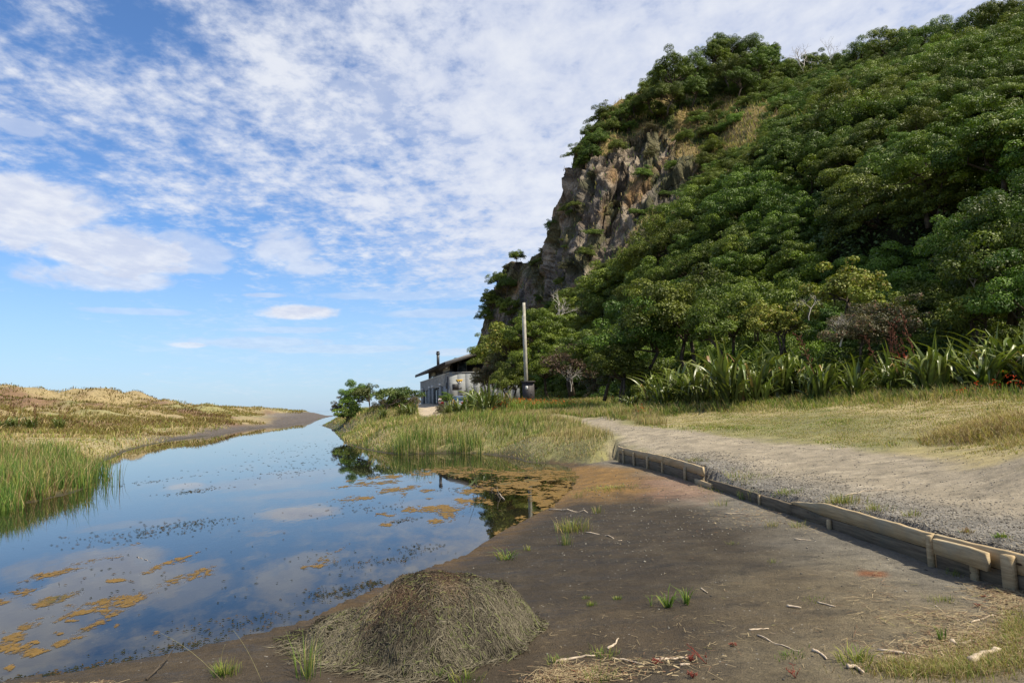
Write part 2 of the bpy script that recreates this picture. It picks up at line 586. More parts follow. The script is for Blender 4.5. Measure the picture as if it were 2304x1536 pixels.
naz_d = 330
azs = np.concatenate([np.linspace(-180, -50, 26, endpoint=False), np.linspace(-50, 50, naz_d), np.linspace(50, 180, 27)[1:]]) * math.pi / 180
azs = azs[:-1]
rs = np.geomspace(1.0, 560, 400)
AZ, RR = np.meshgrid(azs, rs, indexing='ij')
GX, GY = np.sin(AZ) * RR, np.cos(AZ) * RR
Q = np.stack([GX.ravel(), GY.ravel()], 1)
GZ = height(Q)
na, nr = len(azs), len(rs)
idx = np.arange(na * nr).reshape(na, nr)
a_, b_ = idx, np.roll(idx, -1, axis=0)
quads = np.stack([a_[:, :-1], a_[:, 1:], b_[:, 1:], b_[:, :-1]], 2).reshape(-1, 4)
V = np.column_stack([Q, GZ])
V = np.vstack([V, [[0, 0, ground(0, 0)]]])
tris = np.stack([np.full(na, na * nr), idx[:, 0], np.roll(idx[:, 0], -1)], 1)

# ground colours (what the ground is made of at each place)
X, Y = Q[:, 0], Q[:, 1]
r = np.hypot(X, Y)
psd, msd, pth, drv = poly_sd(Q, POND), poly_sd(Q, MUD), poly_sd(Q, PATH), poly_sd(Q, DRIVE)
wd = np.full(len(Q), 1e9)
for i in range(len(WALL) - 1):
    wd = np.minimum(wd, seg_dist(Q, WALL[i], WALL[i + 1]))
n1, n2, n3 = fbm(X * 1.2, Y * 1.2, 5, 41), fbm(X * 5, Y * 5, 4, 51), fbm(X * .25, Y * .25, 4, 61)


def C3(*c):
    return np.array(c)[None, :]


def lerp(a, b, t):
    return a + (b - a) * t[:, None]


base = lerp(C3(.17, .16, .065), C3(.30, .245, .12), sstep(n3 + .3 * n1, .45, .85))          # grassy soil
# left dunes
dn = sstep(-X, 5, 20) * sstep(r, 40, 70)
dcol = lerp(C3(.27, .21, .105), C3(.17, .105, .06), sstep(fbm(X / 9, Y / 9, 5, 71), .48, .62))
dcol = lerp(dcol, C3(.20, .20, .075), sstep(fbm(X / 13, Y / 13, 4, 75), .55, .7) * .7)
base = lerp(base, dcol, dn)
# black sand of the beach along the far channel
sandm = sstep(-psd + (n1 - .5) * (1 + 2 * sstep(r, 85, 110)), 1.8 + 3.7 * sstep(r, 85, 115), .7 + 1.8 * sstep(r, 85, 115)) * sstep(r, 42, 55) * (X < -3) * (X > -60)
sandm = np.maximum(sandm, sstep(r, 95, 125) * sstep(X / np.maximum(Y, 1), -.385, -.34) * (X < -3) * (GZ < 1.5))
sandm = np.maximum(sandm, sstep(r, 185, 200))
base = lerp(base, lerp(C3(.085, .070, .058), C3(.15, .125, .10), sstep(-psd, 2, 9)), np.clip(sandm, 0, 1))
# path
pcol = lerp(C3(.225, .190, .135), C3(.29, .245, .180), n2)
pe = sstep(pth + (n1 - .5) * 1.0, -.35, .25)
base = lerp(base, pcol, pe)
grav = sstep(wd + (n1 - .5) * .9 + .012 * r, 1.55, .55) * (msd < 0) * sstep(Y, 17, 14)
base = lerp(base, lerp(C3(.12, .112, .098), C3(.235, .215, .185), n2), np.clip(grav, 0, 1))
base = lerp(base, C3(.38, .31, .22), sstep(drv, -.5, .5))
# mud flat
wet = sstep(-psd, 0.0, 2.4)
far_right = sstep(X - 0.25 * Y + .9 * (n1 - .5), -.6, 1.7)
mud = lerp(C3(.036, .027, .017), C3(.190, .158, .098), np.clip(far_right * sstep(7.5 - Y + (n1 - .5) * 2, -1, 3.5) + (n2 - .5) * .25, 0, 1))
mud = lerp(mud, C3(.030, .023, .015), (1 - sstep(-psd + (n1 - .5), 0, 1.6)) * .8)
mud = lerp(mud, C3(.150, .135, .108), sstep(wd + (n1 - .5) * .8, 1.5, .3) * .8)
mud = lerp(mud, C3(.085, .060, .032), sstep(n3, .5, .62) * .35 * sstep(Y, 9, 5))
mud = lerp(mud, C3(.085, .052, .020), sstep(-psd + (n2 - .5) * .5, .55, .05) * sstep(Y, 4.5, 7) * .8)
rx, ry = G(1500, 1095, .09)
mud = lerp(mud, C3(.26, .14, .085), sstep(np.hypot((X - rx) / 1.1, (Y - ry) / 2.6) + (n2 - .5) * .6, 1.0, .3) * .5)
rx, ry = G(1960, 1292, .1)
mud = lerp(mud, C3(.15, .065, .03), sstep(np.hypot((X - rx) / .17, (Y - ry) / .16) + (n2 - .5) * .5, 1.0, .5))
mm = sstep(msd, -.05, .02)
base = lerp(base, mud, mm)
# orange-brown slime by the head of the pond
ax, ay = G(1280, 1085, 0)
sl = sstep(np.hypot((X - ax) / 2.2, (Y - ay) / 4.2) + (n1 - .5) * .7, 1.0, .45)
base = lerp(base, lerp(C3(.235, .130, .036), C3(.11, .066, .022), n2), sl * (-psd < 2.6) * .95)
base = np.where(((psd <= 0) & (psd > -.5) & (msd < 0) & (r < 60))[:, None], lerp(C3(.045, .040, .018), base, sstep(-psd, .1, .5)), base)
bed = lerp(C3(.055, .042, .022), C3(.010, .011, .010), sstep(psd, .05, 1.2))
bed = lerp(bed, C3(.15, .09, .025), sl * .8)
base = np.where((psd > 0)[:, None], bed, base)
base *= (0.86 + 0.28 * n2)[:, None]
base = np.vstack([base, base[:1]])
me = np_mesh('ground', V, tris, quads, base, True)
m_, kk, o = mat('ground')
a = kk.n('ShaderNodeAttribute', attribute_name='Col').outputs['Color']
t = kk.n('ShaderNodeTexCoord').outputs['Object']
f1, f2, f3 = kk.noise(t, 3.0, 8, .7), kk.noise(t, 22.0, 8, .75), kk.noise(t, 95.0, 4, .7)
f4 = kk.noise(kk.n('ShaderNodeMapping', ins={'Vector': t, 'Rotation': (0, 0, R(-20)), 'Scale': (.8, 2.6, 1.0)}).outputs[0], 1.6, 7, .72, .5)
v = kk.m('ADD', kk.m('MULTIPLY', kk.ss(f1, .3, .7), .40), kk.m('MULTIPLY', kk.ss(f2, .3, .7), .45))
v = kk.m('ADD', v, kk.m('MULTIPLY', kk.ss(f3, .35, .65), .30))
v = kk.m('SUBTRACT', v, kk.m('MULTIPLY', kk.ss(f4, .50, .66), .34))
v = kk.m('ADD', v, kk.m('MULTIPLY', kk.ss(f4, .46, .34), .22))
c = kk.mix(1.0, a, kk.n('ShaderNodeCombineColor', ins={'Red': kk.m('ADD', v, .42), 'Green': kk.m('ADD', v, .42), 'Blue': kk.m('ADD', v, .41)}).outputs[0], 'MULTIPLY')
vor = kk.n('ShaderNodeTexVoronoi', ins={'Vector': t, 'Scale': 60.0}).outputs['Distance']
vor2 = kk.n('ShaderNodeTexVoronoi', ins={'Vector': t, 'Scale': 17.0, 'Randomness': 1.0}).outputs['Distance']
c = kk.mix(kk.m('MULTIPLY', kk.ss(vor2, .16, .08), kk.ss(f1, .5, .62)), c, kk.mix(.5, c, (.42, .40, .36)))
hgt = kk.m('ADD', kk.m('MULTIPLY', f2, 1.0), kk.m('MULTIPLY', kk.ss(vor, .0, .5), -.25))
hgt = kk.m('ADD', hgt, kk.m('MULTIPLY', f3, .35))
vor3 = kk.n('ShaderNodeTexVoronoi', ins={'Vector': t, 'Scale': 3.3, 'Randomness': 1.0}).outputs['Distance']
hgt = kk.m('ADD', hgt, kk.m('MULTIPLY', kk.m('MULTIPLY', kk.ss(vor3, .22, .05), kk.ss(f1, .45, .6)), -1.3))
principled(kk, o, c, kk.ss(f4, .42, .62, .95, .55), 0.3, hgt, .7, .035)
gr = link('ground', me, m_)
tag(gr, kind='structure')

# ================================================================== WATER (pond, channel and the sea beyond)
m_, kk, o = mat('water')
t = kk.n('ShaderNodeTexCoord').outputs['Object']
mpw = kk.n('ShaderNodeMapping', ins={'Vector': t, 'Rotation': (0, 0, R(20)), 'Scale': (1.0, 0.45, 1.0)}).outputs[0]
w1, w2, w3 = kk.noise(mpw, 1.2, 3, .5), kk.noise(mpw, 7.0, 3, .5), kk.noise(mpw, .18, 2, .5)
wh = kk.m('ADD', kk.m('MULTIPLY', w1, .5), kk.m('MULTIPLY', w2, .12))
bm = kk.n('ShaderNodeBump', ins={'Strength': kk.ss(w3, .42, .68, .015, .07), 'Distance': .06, 'Height': wh})
fr = kk.n('ShaderNodeFresnel', ins={'IOR': 1.36})
kk.t.links.new(bm.outputs[0], fr.inputs['Normal'])
tr = kk.n('ShaderNodeBsdfTransparent', ins={'Color': (.62, .66, .60)})
gl = kk.n('ShaderNodeBsdfGlossy', ins={'Roughness': .015, 'Color': (.97, .97, .97)})
kk.t.links.new(bm.outputs[0], gl.inputs['Normal'])
mx = kk.n('ShaderNodeMixShader', ins={0: fr.outputs[0]})
kk.t.links.new(tr.outputs[0], mx.inputs[1])
kk.t.links.new(gl.outputs[0], mx.inputs[2])
kk.t.links.new(mx.outputs[0], o.inputs[0])
n = 96
th = np.arange(n) / n * 2 * math.pi
V = np.vstack([[[0, 0, 0]], np.column_stack([np.cos(th) * 9000, np.sin(th) * 9000, np.zeros(n)])])
T = np.stack([np.zeros(n, int), 1 + np.arange(n), 1 + (np.arange(n) + 1) % n], 1)
wat = link('water', np_mesh('water', V, T), m_)
tag(wat, kind='structure')
V2 = V.copy()
V2[:, 2] = -6.0
sb = link('sea_bed', np_mesh('sea_bed', V2, T), simple('sea_bed', (.02, .045, .06), .9, .1, .1))
tag(sb, kind='structure')

# ================================================================== HILLSIDE AND CLIFF
# canopy / rock surface: for sight columns from base to skyline, (py, distance)
HC = {1030: [(915, 150), (850, 152), (812, 155)],
      1062: [(912, 142), (850, 144), (800, 147)],
      1085: [(910, 136), (830, 138), (770, 141), (728, 145)],
      1110: [(908, 130), (800, 133), (700, 138), (652, 143)],
      1150: [(906, 122), (800, 125), (700, 130), (640, 136), (588, 143)],
      1190: [(905, 112), (800, 117), (700, 124), (620, 132), (590, 140)],
      1222: [(903, 104), (800, 110), (700, 117), (630, 124), (585, 130), (566, 138)],
      1245: [(902, 98), (800, 104), (700, 111), (620, 119), (560, 123), (478, 128)],
      1275: [(901, 90), (800, 97), (700, 104), (610, 113), (540, 118), (430, 122)],
      1300: [(900, 82), (800, 89), (700, 97), (600, 106), (520, 114), (400, 119), (312, 124)],
      1350: [(900, 66), (800, 74), (700, 82), (622, 89), (595, 105), (400, 113), (300, 119), (250, 127)],
      1400: [(900, 54), (800, 62), (700, 70), (640, 75), (585, 83), (560, 105), (400, 113), (300, 119), (210, 130)],
      1460: [(900, 44), (800, 52), (700, 60), (600, 68), (545, 73), (515, 79), (490, 104), (330, 114), (240, 124), (180, 136)],
      1520: [(900, 38), (800, 45), (700, 53), (600, 61), (505, 69), (478, 75), (452, 103), (310, 114), (220, 127), (165, 139)],
      1600: [(900, 34), (800, 40), (700, 47), (600, 54), (500, 60), (430, 66), (410, 71), (388, 102), (270, 114), (220, 126), (145, 142)],
      1700: [(900, 31), (800, 36), (700, 42), (600, 48), (480, 55), (340, 65), (318, 82), (230, 108), (190, 122), (130, 140)],
      1800: [(900, 29), (800, 33), (700, 38), (600, 43), (480, 50), (380, 56), (265, 66), (240, 82), (205, 104), (158, 130)],
      1900: [(900, 27), (800, 31), (700, 36), (600, 41), (480, 44), (380, 49), (200, 64), (190, 78), (168, 98), (138, 122)],
      2050: [(895, 26), (800, 29), (700, 33), (600, 38), (500, 41), (430, 40), (320, 45), (220, 52), (145, 62), (135, 78), (104, 104)],
      2180: [(890, 25), (800, 28), (700, 31), (600, 35), (500, 38), (420, 37), (300, 42), (200, 48), (105, 59), (95, 74), (72, 92)],
      2304: [(888, 23), (800, 26), (700, 29), (600, 33), (500, 36), (400, 36), (280, 40), (160, 46), (65, 57), (52, 68), (34, 82)],
      2480: [(890, 20), (800, 23), (700, 26), (600, 29), (450, 32), (300, 36), (150, 41), (0, 50), (-60, 70)],
      2750: [(900, 17), (800, 20), (700, 23), (550, 26), (350, 30), (150, 36), (-80, 46), (-160, 66)],
      3300: [(940, 14), (800, 17), (700, 19), (500, 23), (250, 28), (-50, 36), (-250, 50), (-320, 70)]}
keys = sorted(HC)
NV = 260


def resample(pts, n):
    P = np.array(pts)
    d = np.r_[0, np.cumsum(np.linalg.norm(np.diff(P, axis=0), axis=1))]
    s = np.linspace(0, d[-1], n)
    return np.stack([np.interp(s, d, P[:, i]) for i in range(P.shape[1])], 1)


cols = np.array([resample([D(kx, py, Y) for py, Y in HC[kx]], NV) for kx in keys])      # world positions
ucols = np.concatenate([np.linspace(1030, 1560, 240, endpoint=False), np.linspace(1560, 2304, 150, endpoint=False), np.linspace(2304, 3300, 50)])
NU = len(ucols)
CS = np.zeros((NU, NV, 3))
for j in range(NV):
    for c_ in range(3):
        CS[:, j, c_] = np.interp(ucols, keys, cols[:, j, c_])
kx_ = np.array([1, 4, 6, 4, 1.0]) / 16
for _ in range(2):       # soften the joins between columns
    pad = np.pad(CS, ((2, 2), (0, 0), (0, 0)), mode='edge')
    CS = sum(kx_[i] * pad[i:i + NU] for i in range(5))
px_, py_ = proj(CS.reshape(-1, 3))
px_, py_ = px_.reshape(NU, NV), py_.reshape(NU, NV)
ROCK = [(1060, 800), (1075, 740), (1120, 640), (1150, 575), (1225, 560), (1228, 480), (1270, 420), (1290, 385), (1310, 365), (1360, 350), (1400, 320), (1480, 285),
        (1512, 320), (1510, 360), (1570, 350), (1540, 440), (1480, 510), (1430, 560), (1390, 610), (1310, 640), (1230, 680), (1190, 690), (1150, 720), (1110, 800), (1080, 800)]
FRONT = [(1000, 1000), (1100, 820), (1190, 720), (1300, 640), (1385, 600), (1460, 520), (1560, 445), (1700, 335), (1850, 240), (2000, 155), (2150, 88), (2304, 40), (3400, -600), (3400, 1200)]
flat = np.stack([px_.ravel(), py_.ravel()], 1)
rocksd = poly_sd(flat, ROCK).reshape(NU, NV)
frontsd = poly_sd(flat, FRONT).reshape(NU, NV)
depth = CS[..., 1]
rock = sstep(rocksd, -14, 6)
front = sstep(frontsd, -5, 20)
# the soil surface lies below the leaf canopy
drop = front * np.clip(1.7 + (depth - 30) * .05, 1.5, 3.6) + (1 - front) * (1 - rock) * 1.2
SS = CS.copy()
SS[..., 2] -= drop
SS[..., 1] += drop * .35
dU, dV = np.gradient(SS, axis=0), np.gradient(SS, axis=1)
NN = np.cross(dU, dV)
NN /= np.linalg.norm(NN, axis=2)[..., None] + 1e-9
NN *= np.where((NN[..., 1:2] > 0), -1, 1)
# rock relief: buttresses, ledges and broken faces
uu, vv = CS[..., 0] - CS[..., 1] * .75 * (0.15 + 0.85 * rock), CS[..., 2]
rid = 1 - np.abs(2 * fbm(uu.ravel() / 7, vv.ravel() / 20, 4, 101) - 1)
rid2 = 1 - np.abs(2 * fbm(uu.ravel() / 2.6 + 3 * fbm(uu.ravel() / 6, vv.ravel() / 6, 2, 5), vv.ravel() / 5.5, 4, 111) - 1)
rel = (rid - .6) * 7.0 + (rid2 - .6) * 5.5 + (fbm(uu.ravel() / .9, vv.ravel() / .8, 4, 121) - .5) * 2.4 + (fbm(uu.ravel() / 3, vv.ravel() / 1.2, 3, 131) - .5) * 2.0


def facets(a, b, sc, seed, tilt=1.0):
    """broken planes: every nearest-cell patch is its own tilted face"""
    a, b = a / sc, b / sc
    ai, bi = np.floor(a), np.floor(b)
    bd = np.full(a.shape, 9.0)
    val = np.zeros(a.shape)
    for i in (-1, 0, 1):
        for j in (-1, 0, 1):
            ca, cb_ = ai + i, bi + j
            h1 = vnoise(ca * 7.31 + .5, cb_ * 3.77 + .5, seed)
            h2 = vnoise(ca * 5.17 + .2, cb_ * 9.13 + .7, seed + 3)
            h3 = vnoise(ca * 8.71 + .9, cb_ * 4.43 + .1, seed + 5)
            da, db = a - ca - h1, b - cb_ - h2
            d_ = da ** 2 + db ** 2
            w_ = d_ < bd
            bd = np.where(w_, d_, bd)
            val = np.where(w_, (h3 - .5) * 2 + tilt * ((h1 - .5) * 3 * da + (h2 - .5) * 3 * db), val)
    return val


ur, vr = uu.ravel(), vv.ravel()
wu, wv = ur + 2.5 * fbm(ur / 5, vr / 5, 3, 133), vr + 2.5 * fbm(ur / 5, vr / 5, 3, 137)
rel = (rid - .6) * 5.0 + facets(wu, wv * .42, 6.0, 21) * 2.6 + facets(wu, wv * .5, 2.6, 23) * 1.25 + facets(wu, wv * .7, 1.1, 27) * .5 + (fbm(ur / .9, vr / .8, 4, 121) - .5) * .9 - 1.3
gro = np.abs(fbm(wu / 3.2, wv / 13, 3, 139) - .5)
rel = rel - 2.6 * sstep(gro, .045, .0) + 1.2 * facets(wu * 1.5 + wv * .3, wv * .55, 3.6, 29)
rel = rel.reshape(NU, NV) * (.54 - .2 * sstep(px_, 1250, 1180))
soft = ((fbm(uu.ravel() / 5, vv.ravel() / 5, 4, 141) - .5) * 2.2).reshape(NU, NV)
edgefade = np.ones((NU, NV))
edgefade[:, -12:] *= np.linspace(1, .35, 12)[None]
SS += NN * (rel * rock * edgefade + soft * (1 - rock))[..., None]
# far side of the hill, falling away behind the skyline
top = SS[:, -1]
back = [top + np.array([0, 12, -1.0]), top + np.array([2, 45, -9.0]), top + np.array([4, 110, -60.0])]
foot = SS[:, 0] + np.array([0, -3.0, -2.2])
HV = np.concatenate([foot[:, None], SS] + [b[:, None] for b in back], axis=1)
nv2 = HV.shape[1]
idx = np.arange(NU * nv2).reshape(NU, nv2)
hq = np.stack([idx[:-1, :-1], idx[1:, :-1], idx[1:, 1:], idx[:-1, 1:]], 2).reshape(-1, 4)
g1 = fbm(uu.ravel() / 4, vv.ravel() / 4, 4, 151).reshape(NU, NV)
g2 = fbm(uu.ravel() / 1.3, vv.ravel() / 1.3, 4, 161).reshape(NU, NV)
relg = rel / 6


def L3(a, b, t):
    return a + (b - a) * np.clip(t, 0, 1)[..., None]


rc = L3(np.array([.200, .160, .118]), np.array([.43, .355, .265]), sstep(g2 + .3 * g1, .45, .85))
rc = L3(rc, np.array([.34, .20, .085]), sstep(fbm(uu.ravel() / 5, vv.ravel() / 9, 3, 171).reshape(NU, NV), .54, .68) * .75)
rc = L3(rc, np.array([.15, .138, .128]), sstep(fbm(uu.ravel() / 3, vv.ravel() / 12, 3, 181).reshape(NU, NV), .52, .66) * .7)
slope = NN[..., 2]
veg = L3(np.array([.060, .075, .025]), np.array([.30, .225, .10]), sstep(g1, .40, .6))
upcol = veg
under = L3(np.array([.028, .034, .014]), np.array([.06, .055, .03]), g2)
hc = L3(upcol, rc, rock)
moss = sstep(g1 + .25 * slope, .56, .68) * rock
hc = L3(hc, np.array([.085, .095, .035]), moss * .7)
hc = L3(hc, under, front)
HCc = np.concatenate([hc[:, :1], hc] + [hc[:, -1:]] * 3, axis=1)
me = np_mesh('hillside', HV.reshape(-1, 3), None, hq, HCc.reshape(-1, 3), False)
m_, kk, o = mat('hillside')
a = kk.n('ShaderNodeAttribute', attribute_name='Col').outputs['Color']
t = kk.n('ShaderNodeTexCoord').outputs['Object']
f1, f2, f3 = kk.noise(t, .6, 8, .7), kk.noise(t, 2.6, 8, .72), kk.noise(t, 9.0, 5, .7)
v = kk.m('ADD', kk.m('MULTIPLY', kk.ss(f1, .3, .7), .5), kk.m('MULTIPLY', kk.ss(f2, .3, .7), .55))
v = kk.m('ADD', v, kk.m('MULTIPLY', kk.ss(f3, .3, .7), .35))
v = kk.m('ADD', v, .28)
c = kk.mix(1.0, a, kk.n('ShaderNodeCombineColor', ins={'Red': v, 'Green': v, 'Blue': v}).outputs[0], 'MULTIPLY')
vd = kk.n('ShaderNodeTexVoronoi', feature='DISTANCE_TO_EDGE', ins={'Vector': kk.n('ShaderNodeMapping', ins={'Vector': kk.n('ShaderNodeMix', data_type='VECTOR', ins={0: .35, 4: t, 5: kk.n('ShaderNodeTexNoise', ins={'Vector': t, 'Scale': .8, 'Detail': 4.0}).outputs['Color']}).outputs[1], 'Scale': (1.0, 1.0, .45)}).outputs[0], 'Scale': .75}).outputs['Distance']
principled(kk, o, c, .95, .1, kk.m('ADD', kk.m('ADD', f2, kk.m('MULTIPLY', f3, .4)), kk.ss(vd, 0, .10, 0, .6)), 1.0, .7)
tag(link('hillside', me, m_), kind='structure')

# ================================================================== PLANT PROTOTYPES


def leaves_mesh(name, C, Nrm, size, col, aspect=2.0, up=.5):
    """one four-cornered leaf per row"""
    n = len(C)
    rnd = rng.normal(size=(n, 3))
    T = np.cross(Nrm, rnd)
    T /= np.linalg.norm(T, axis=1)[:, None] + 1e-9
    B = np.cross(Nrm, T)
    L = (size * aspect / 2)[:, None]
    Wd = (size / 2)[:, None]
    fold = Nrm * (size * .25)[:, None]
    Vv = np.stack([C - T * L, C + B * Wd + fold, C + T * L, C - B * Wd + fold], 1).reshape(-1, 3)
    q = np.arange(n * 4).reshape(n, 4)
    return np_mesh(name, Vv, None, q, np.repeat(col, 4, axis=0), False)


def crown_pts(nclump, nleaf, squash=.75, clump=(.16, .30), hollow=.55, seed=0, flat_=.65):
    g = np.random.default_rng(seed)
    P, N, Cl, K = [], [], [], []
    cs = []
    tries = 0
    while len(cs) < nclump and tries < 8000:
        tries += 1
        d = g.normal(size=3)
        d /= np.linalg.norm(d)
        if d[2] < -.35:
            continue
        rr = g.uniform(hollow, 1.0) * (1 + .22 * math.sin(3 * math.atan2(d[1], d[0]) + seed) + .10 * g.normal())
        c = d * rr * np.array([1, 1, squash])
        if all(np.linalg.norm(c - e) > clump[0] * .75 for e in cs):
            cs.append(c)
    for c in cs:
        R_ = g.uniform(*clump)
        n = int(nleaf * (R_ / clump[1]) ** 2)
        d = g.normal(size=(n, 3))
        d /= np.linalg.norm(d, axis=1)[:, None]
        d = d[d[:, 2] > -.55]
        rr = R_ * (0.62 + .42 * g.random(len(d)) ** .6)
        p = c + d * rr[:, None] * np.array([1, 1, flat_])
        nn = d * 1.0 + g.normal(size=d.shape) * .42 + np.array([0, 0, .35])
        nn /= np.linalg.norm(nn, axis=1)[:, None]
        P.append(p)
        N.append(nn)
        K.append(np.full(len(d), g.random()))
    return np.concatenate(P), np.concatenate(N), np.concatenate(K), cs


def tone(kv, n, a, b, cspots=None, g=rng):
    t = np.clip(kv * .8 + g.random(n) * .5 - .15, 0, 1)
    c = np.array(a) + (np.array(b) - np.array(a)) * t[:, None]
    if cspots is not None:
        m__ = g.random(n) < cspots[1]
        c[m__] = np.array(cspots[0]) * (0.7 + .6 * g.random((m__.sum(), 1)))
    return c


def trunk_mesh(name, cs, seed, multi=1, base_z=-.95, rad=.07, centre=.0, nl=9):
    """stems rising from the ground (base_z) to a spread of crown points"""
    g = np.random.default_rng(seed + 500)
    mb = MB()
    sel = [cs[i] for i in g.choice(len(cs), min(nl, len(cs)), replace=False)]
    for m in range(multi):
        a = g.uniform(0, 6.28)
        b0 = np.array([math.cos(a), math.sin(a), 0]) * (.10 if multi > 1 else 0) + np.array([0, 0, base_z - .25])
        fork = np.array([g.normal() * .12, g.normal() * .12, base_z * .42 + g.normal() * .05]) + b0 * np.array([1.5, 1.5, 0])
        midp = (b0 + fork) / 2 + np.array([g.normal() * .05, g.normal() * .05, 0])
        mb.tube([b0, midp, fork], [rad * 1.25, rad, rad * .85], 7)
        for c in sel[m::multi]:
            c = np.array(c)
            e = c * .9
            m1 = fork + (e - fork) * .35 + g.normal(size=3) * .05 + np.array([0, 0, -.03])
            m2 = fork + (e - fork) * .7 + g.normal(size=3) * .05
            mb.tube([fork, m1, m2, e], [rad * .7, rad * .5, rad * .33, rad * .12], 5, False)
            for q in range(2):
                e2 = m2 + g.normal(size=3) * .2 + np.array([0, 0, .1])
                mb.tube([m1 + (m2 - m1) * .5, (m1 + e2) / 2 + g.normal(size=3) * .03, e2], [rad * .35, rad * .22, rad * .08], 4, False)
    return mb.mesh(name, True)


PROTO = {}


def make_proto(key, seeds, nclump, nleaf, leaf, a, b, spots=None, squash=.75, clump=(.16, .30), base_z=-.95, multi=1, hollow=.55,
               mat_='leaf', aspect=1.9, rad=.07, flat_=.65):
    PROTO[key] = []
    for sd in seeds:
        P, N, K, cs = crown_pts(nclump, nleaf, squash, clump, hollow, sd, flat_)
        col = tone(K, len(P), a, b, spots)
        cm = leaves_mesh('crown', P, N, leaf * (.7 + .6 * rng.random(len(P))), col, aspect)
        cm.materials.append(M[mat_])
        tm = trunk_mesh('trunk', cs, sd, multi, base_z, rad)
        tm.materials.append(M['bark'])
        PROTO[key].append((cm, tm, base_z))


G1, G2 = (.034, .068, .007), (.158, .225, .024)
make_proto('broad', [1, 2, 3, 4], 96, 640, .023, G1, G2, ((.18, .21, .10), .05), clump=(.11, .25), rad=.045, flat_=.55)
make_proto('wind', [11, 12, 13], 100, 520, .022, (.038, .064, .008), (.150, .205, .026), ((.13, .14, .06), .04), squash=.50, clump=(.12, .25), rad=.045)
make_proto('bushy', [21, 22, 23], 74, 520, .028, (.040, .074, .009), (.160, .232, .030), ((.17, .20, .09), .06), squash=.9, base_z=-.8, multi=2, hollow=.4, mat_='shrubleaf', rad=.04)
make_proto('yellow', [31, 32], 44, 240, .055, (.090, .130, .022), (.220, .270, .045), ((.22, .20, .04), .10), squash=.8, base_z=-.7, multi=3, hollow=.4, mat_='shrubleaf', aspect=1.4, rad=.035)
make_proto('olive', [41, 42], 50, 320, .034, (.060, .066, .028), (.130, .125, .060), ((.16, .09, .05), .10), squash=.75, base_z=-.7, multi=2, hollow=.4, mat_='shrubleaf', rad=.035)
make_proto('open', [51, 52], 22, 170, .055, (.045, .070, .018), (.120, .165, .045), ((.17, .19, .08), .06), squash=.48, clump=(.17, .30), base_z=-1.15, multi=2, hollow=.6, mat_='shrubleaf', rad=.035)
make_proto('brown', [61, 62], 44, 190, .035, (.070, .050, .034), (.135, .100, .066), ((.07, .08, .03), .2), squash=.85, base_z=-.75, multi=3, hollow=.3, mat_='shrubleaf')

PCOUNT = {}


def plant(kind, name, label, cat, pos, size, group=None, tilt=(0, 0), rz=None, flat=1.0, stretch=1.0, proto=None):
    """pos = crown centre; the stem reaches down to the soil below"""
    cm, tm, bz = PROTO[kind][random.randrange(len(PROTO[kind])) if proto is None else proto]
    t = empty(name, (pos[0], pos[1], pos[2] + bz * size))
    t.rotation_euler = (tilt[0], tilt[1], random.uniform(0, 6.28) if rz is None else rz)
    tag(t, label, cat, group)
    c = link('crown', cm, None, t)
    c.location = (0, 0, -bz * size)
    c.scale = (size * stretch, size, size * flat)
    k_ = link('trunk', tm, None, t)
    k_.location = (0, 0, -bz * size)
    k_.scale = (size, size, size)
    return t


# ------------------------------------------------------------------ trees on the slope
cellA = np.linalg.norm(np.cross(np.gradient(CS, axis=0), np.gradient(CS, axis=1)), axis=2)
cellA = cellA * (px_ < 2750)
pr = (cellA / np.maximum(depth, 20) ** 1.0).ravel()
pr /= pr.sum()
cand = rng.choice(NU * NV, 9000, p=pr)
placed = []


def ok(p, rmin):
    for q, r0 in placed:
        if (q[0] - p[0]) ** 2 + (q[1] - p[1]) ** 2 + (q[2] - p[2]) ** 2 < (rmin + r0) ** 2 * .25:
            return False
    return True


CAVE = [(1830, 470), (1960, 430), (2100, 420), (2304, 440), (2304, 470), (2240, 560), (2180, 640), (2060, 610), (1960, 560), (1850, 600)]
LBL = {'front_lo': ('tree', 'dark green leafy tree low on the slope behind the flax hedge', 'tree', 'trees low on the slope behind the flax hedge'),
       'front_mid': ('tree', 'glossy dark green tree in the dense canopy halfway up the right slope', 'tree', 'trees in the canopy halfway up the slope'),
       'front_hi': ('tree', 'windswept green tree along the upper edge of the right slope canopy', 'tree', 'windswept trees along the upper canopy edge'),
       'front_left': ('tree', 'bushy green tree on the slope between the utility pole and the cliff', 'tree', 'trees on the slope under the cliff'),
       'rear': ('shrub', 'low windswept shrub on the grassy shoulder behind the front canopy', 'shrub', 'shrubs on the grassy shoulder of the hill'),
       'rear_hi': ('tree', 'dark wind-shorn tree near the top of the hill', 'tree', 'wind-shorn trees near the hilltop'),
       'ledge': ('shrub', 'small dark shrub clinging to a ledge of the brown cliff', 'shrub', 'shrubs clinging to the cliff ledges'),
       'cliff_left': ('shrub', 'dark rounded shrub on the lower left shoulder of the cliff', 'shrub', 'shrubs on the lower left shoulder of the cliff')}
cnt = {k_: 0 for k_ in LBL}
LOOK = {'broad': 'rounded dark green', 'wind': 'flat-topped windswept', 'bushy': 'bushy mid green', 'olive': 'dull olive green'}


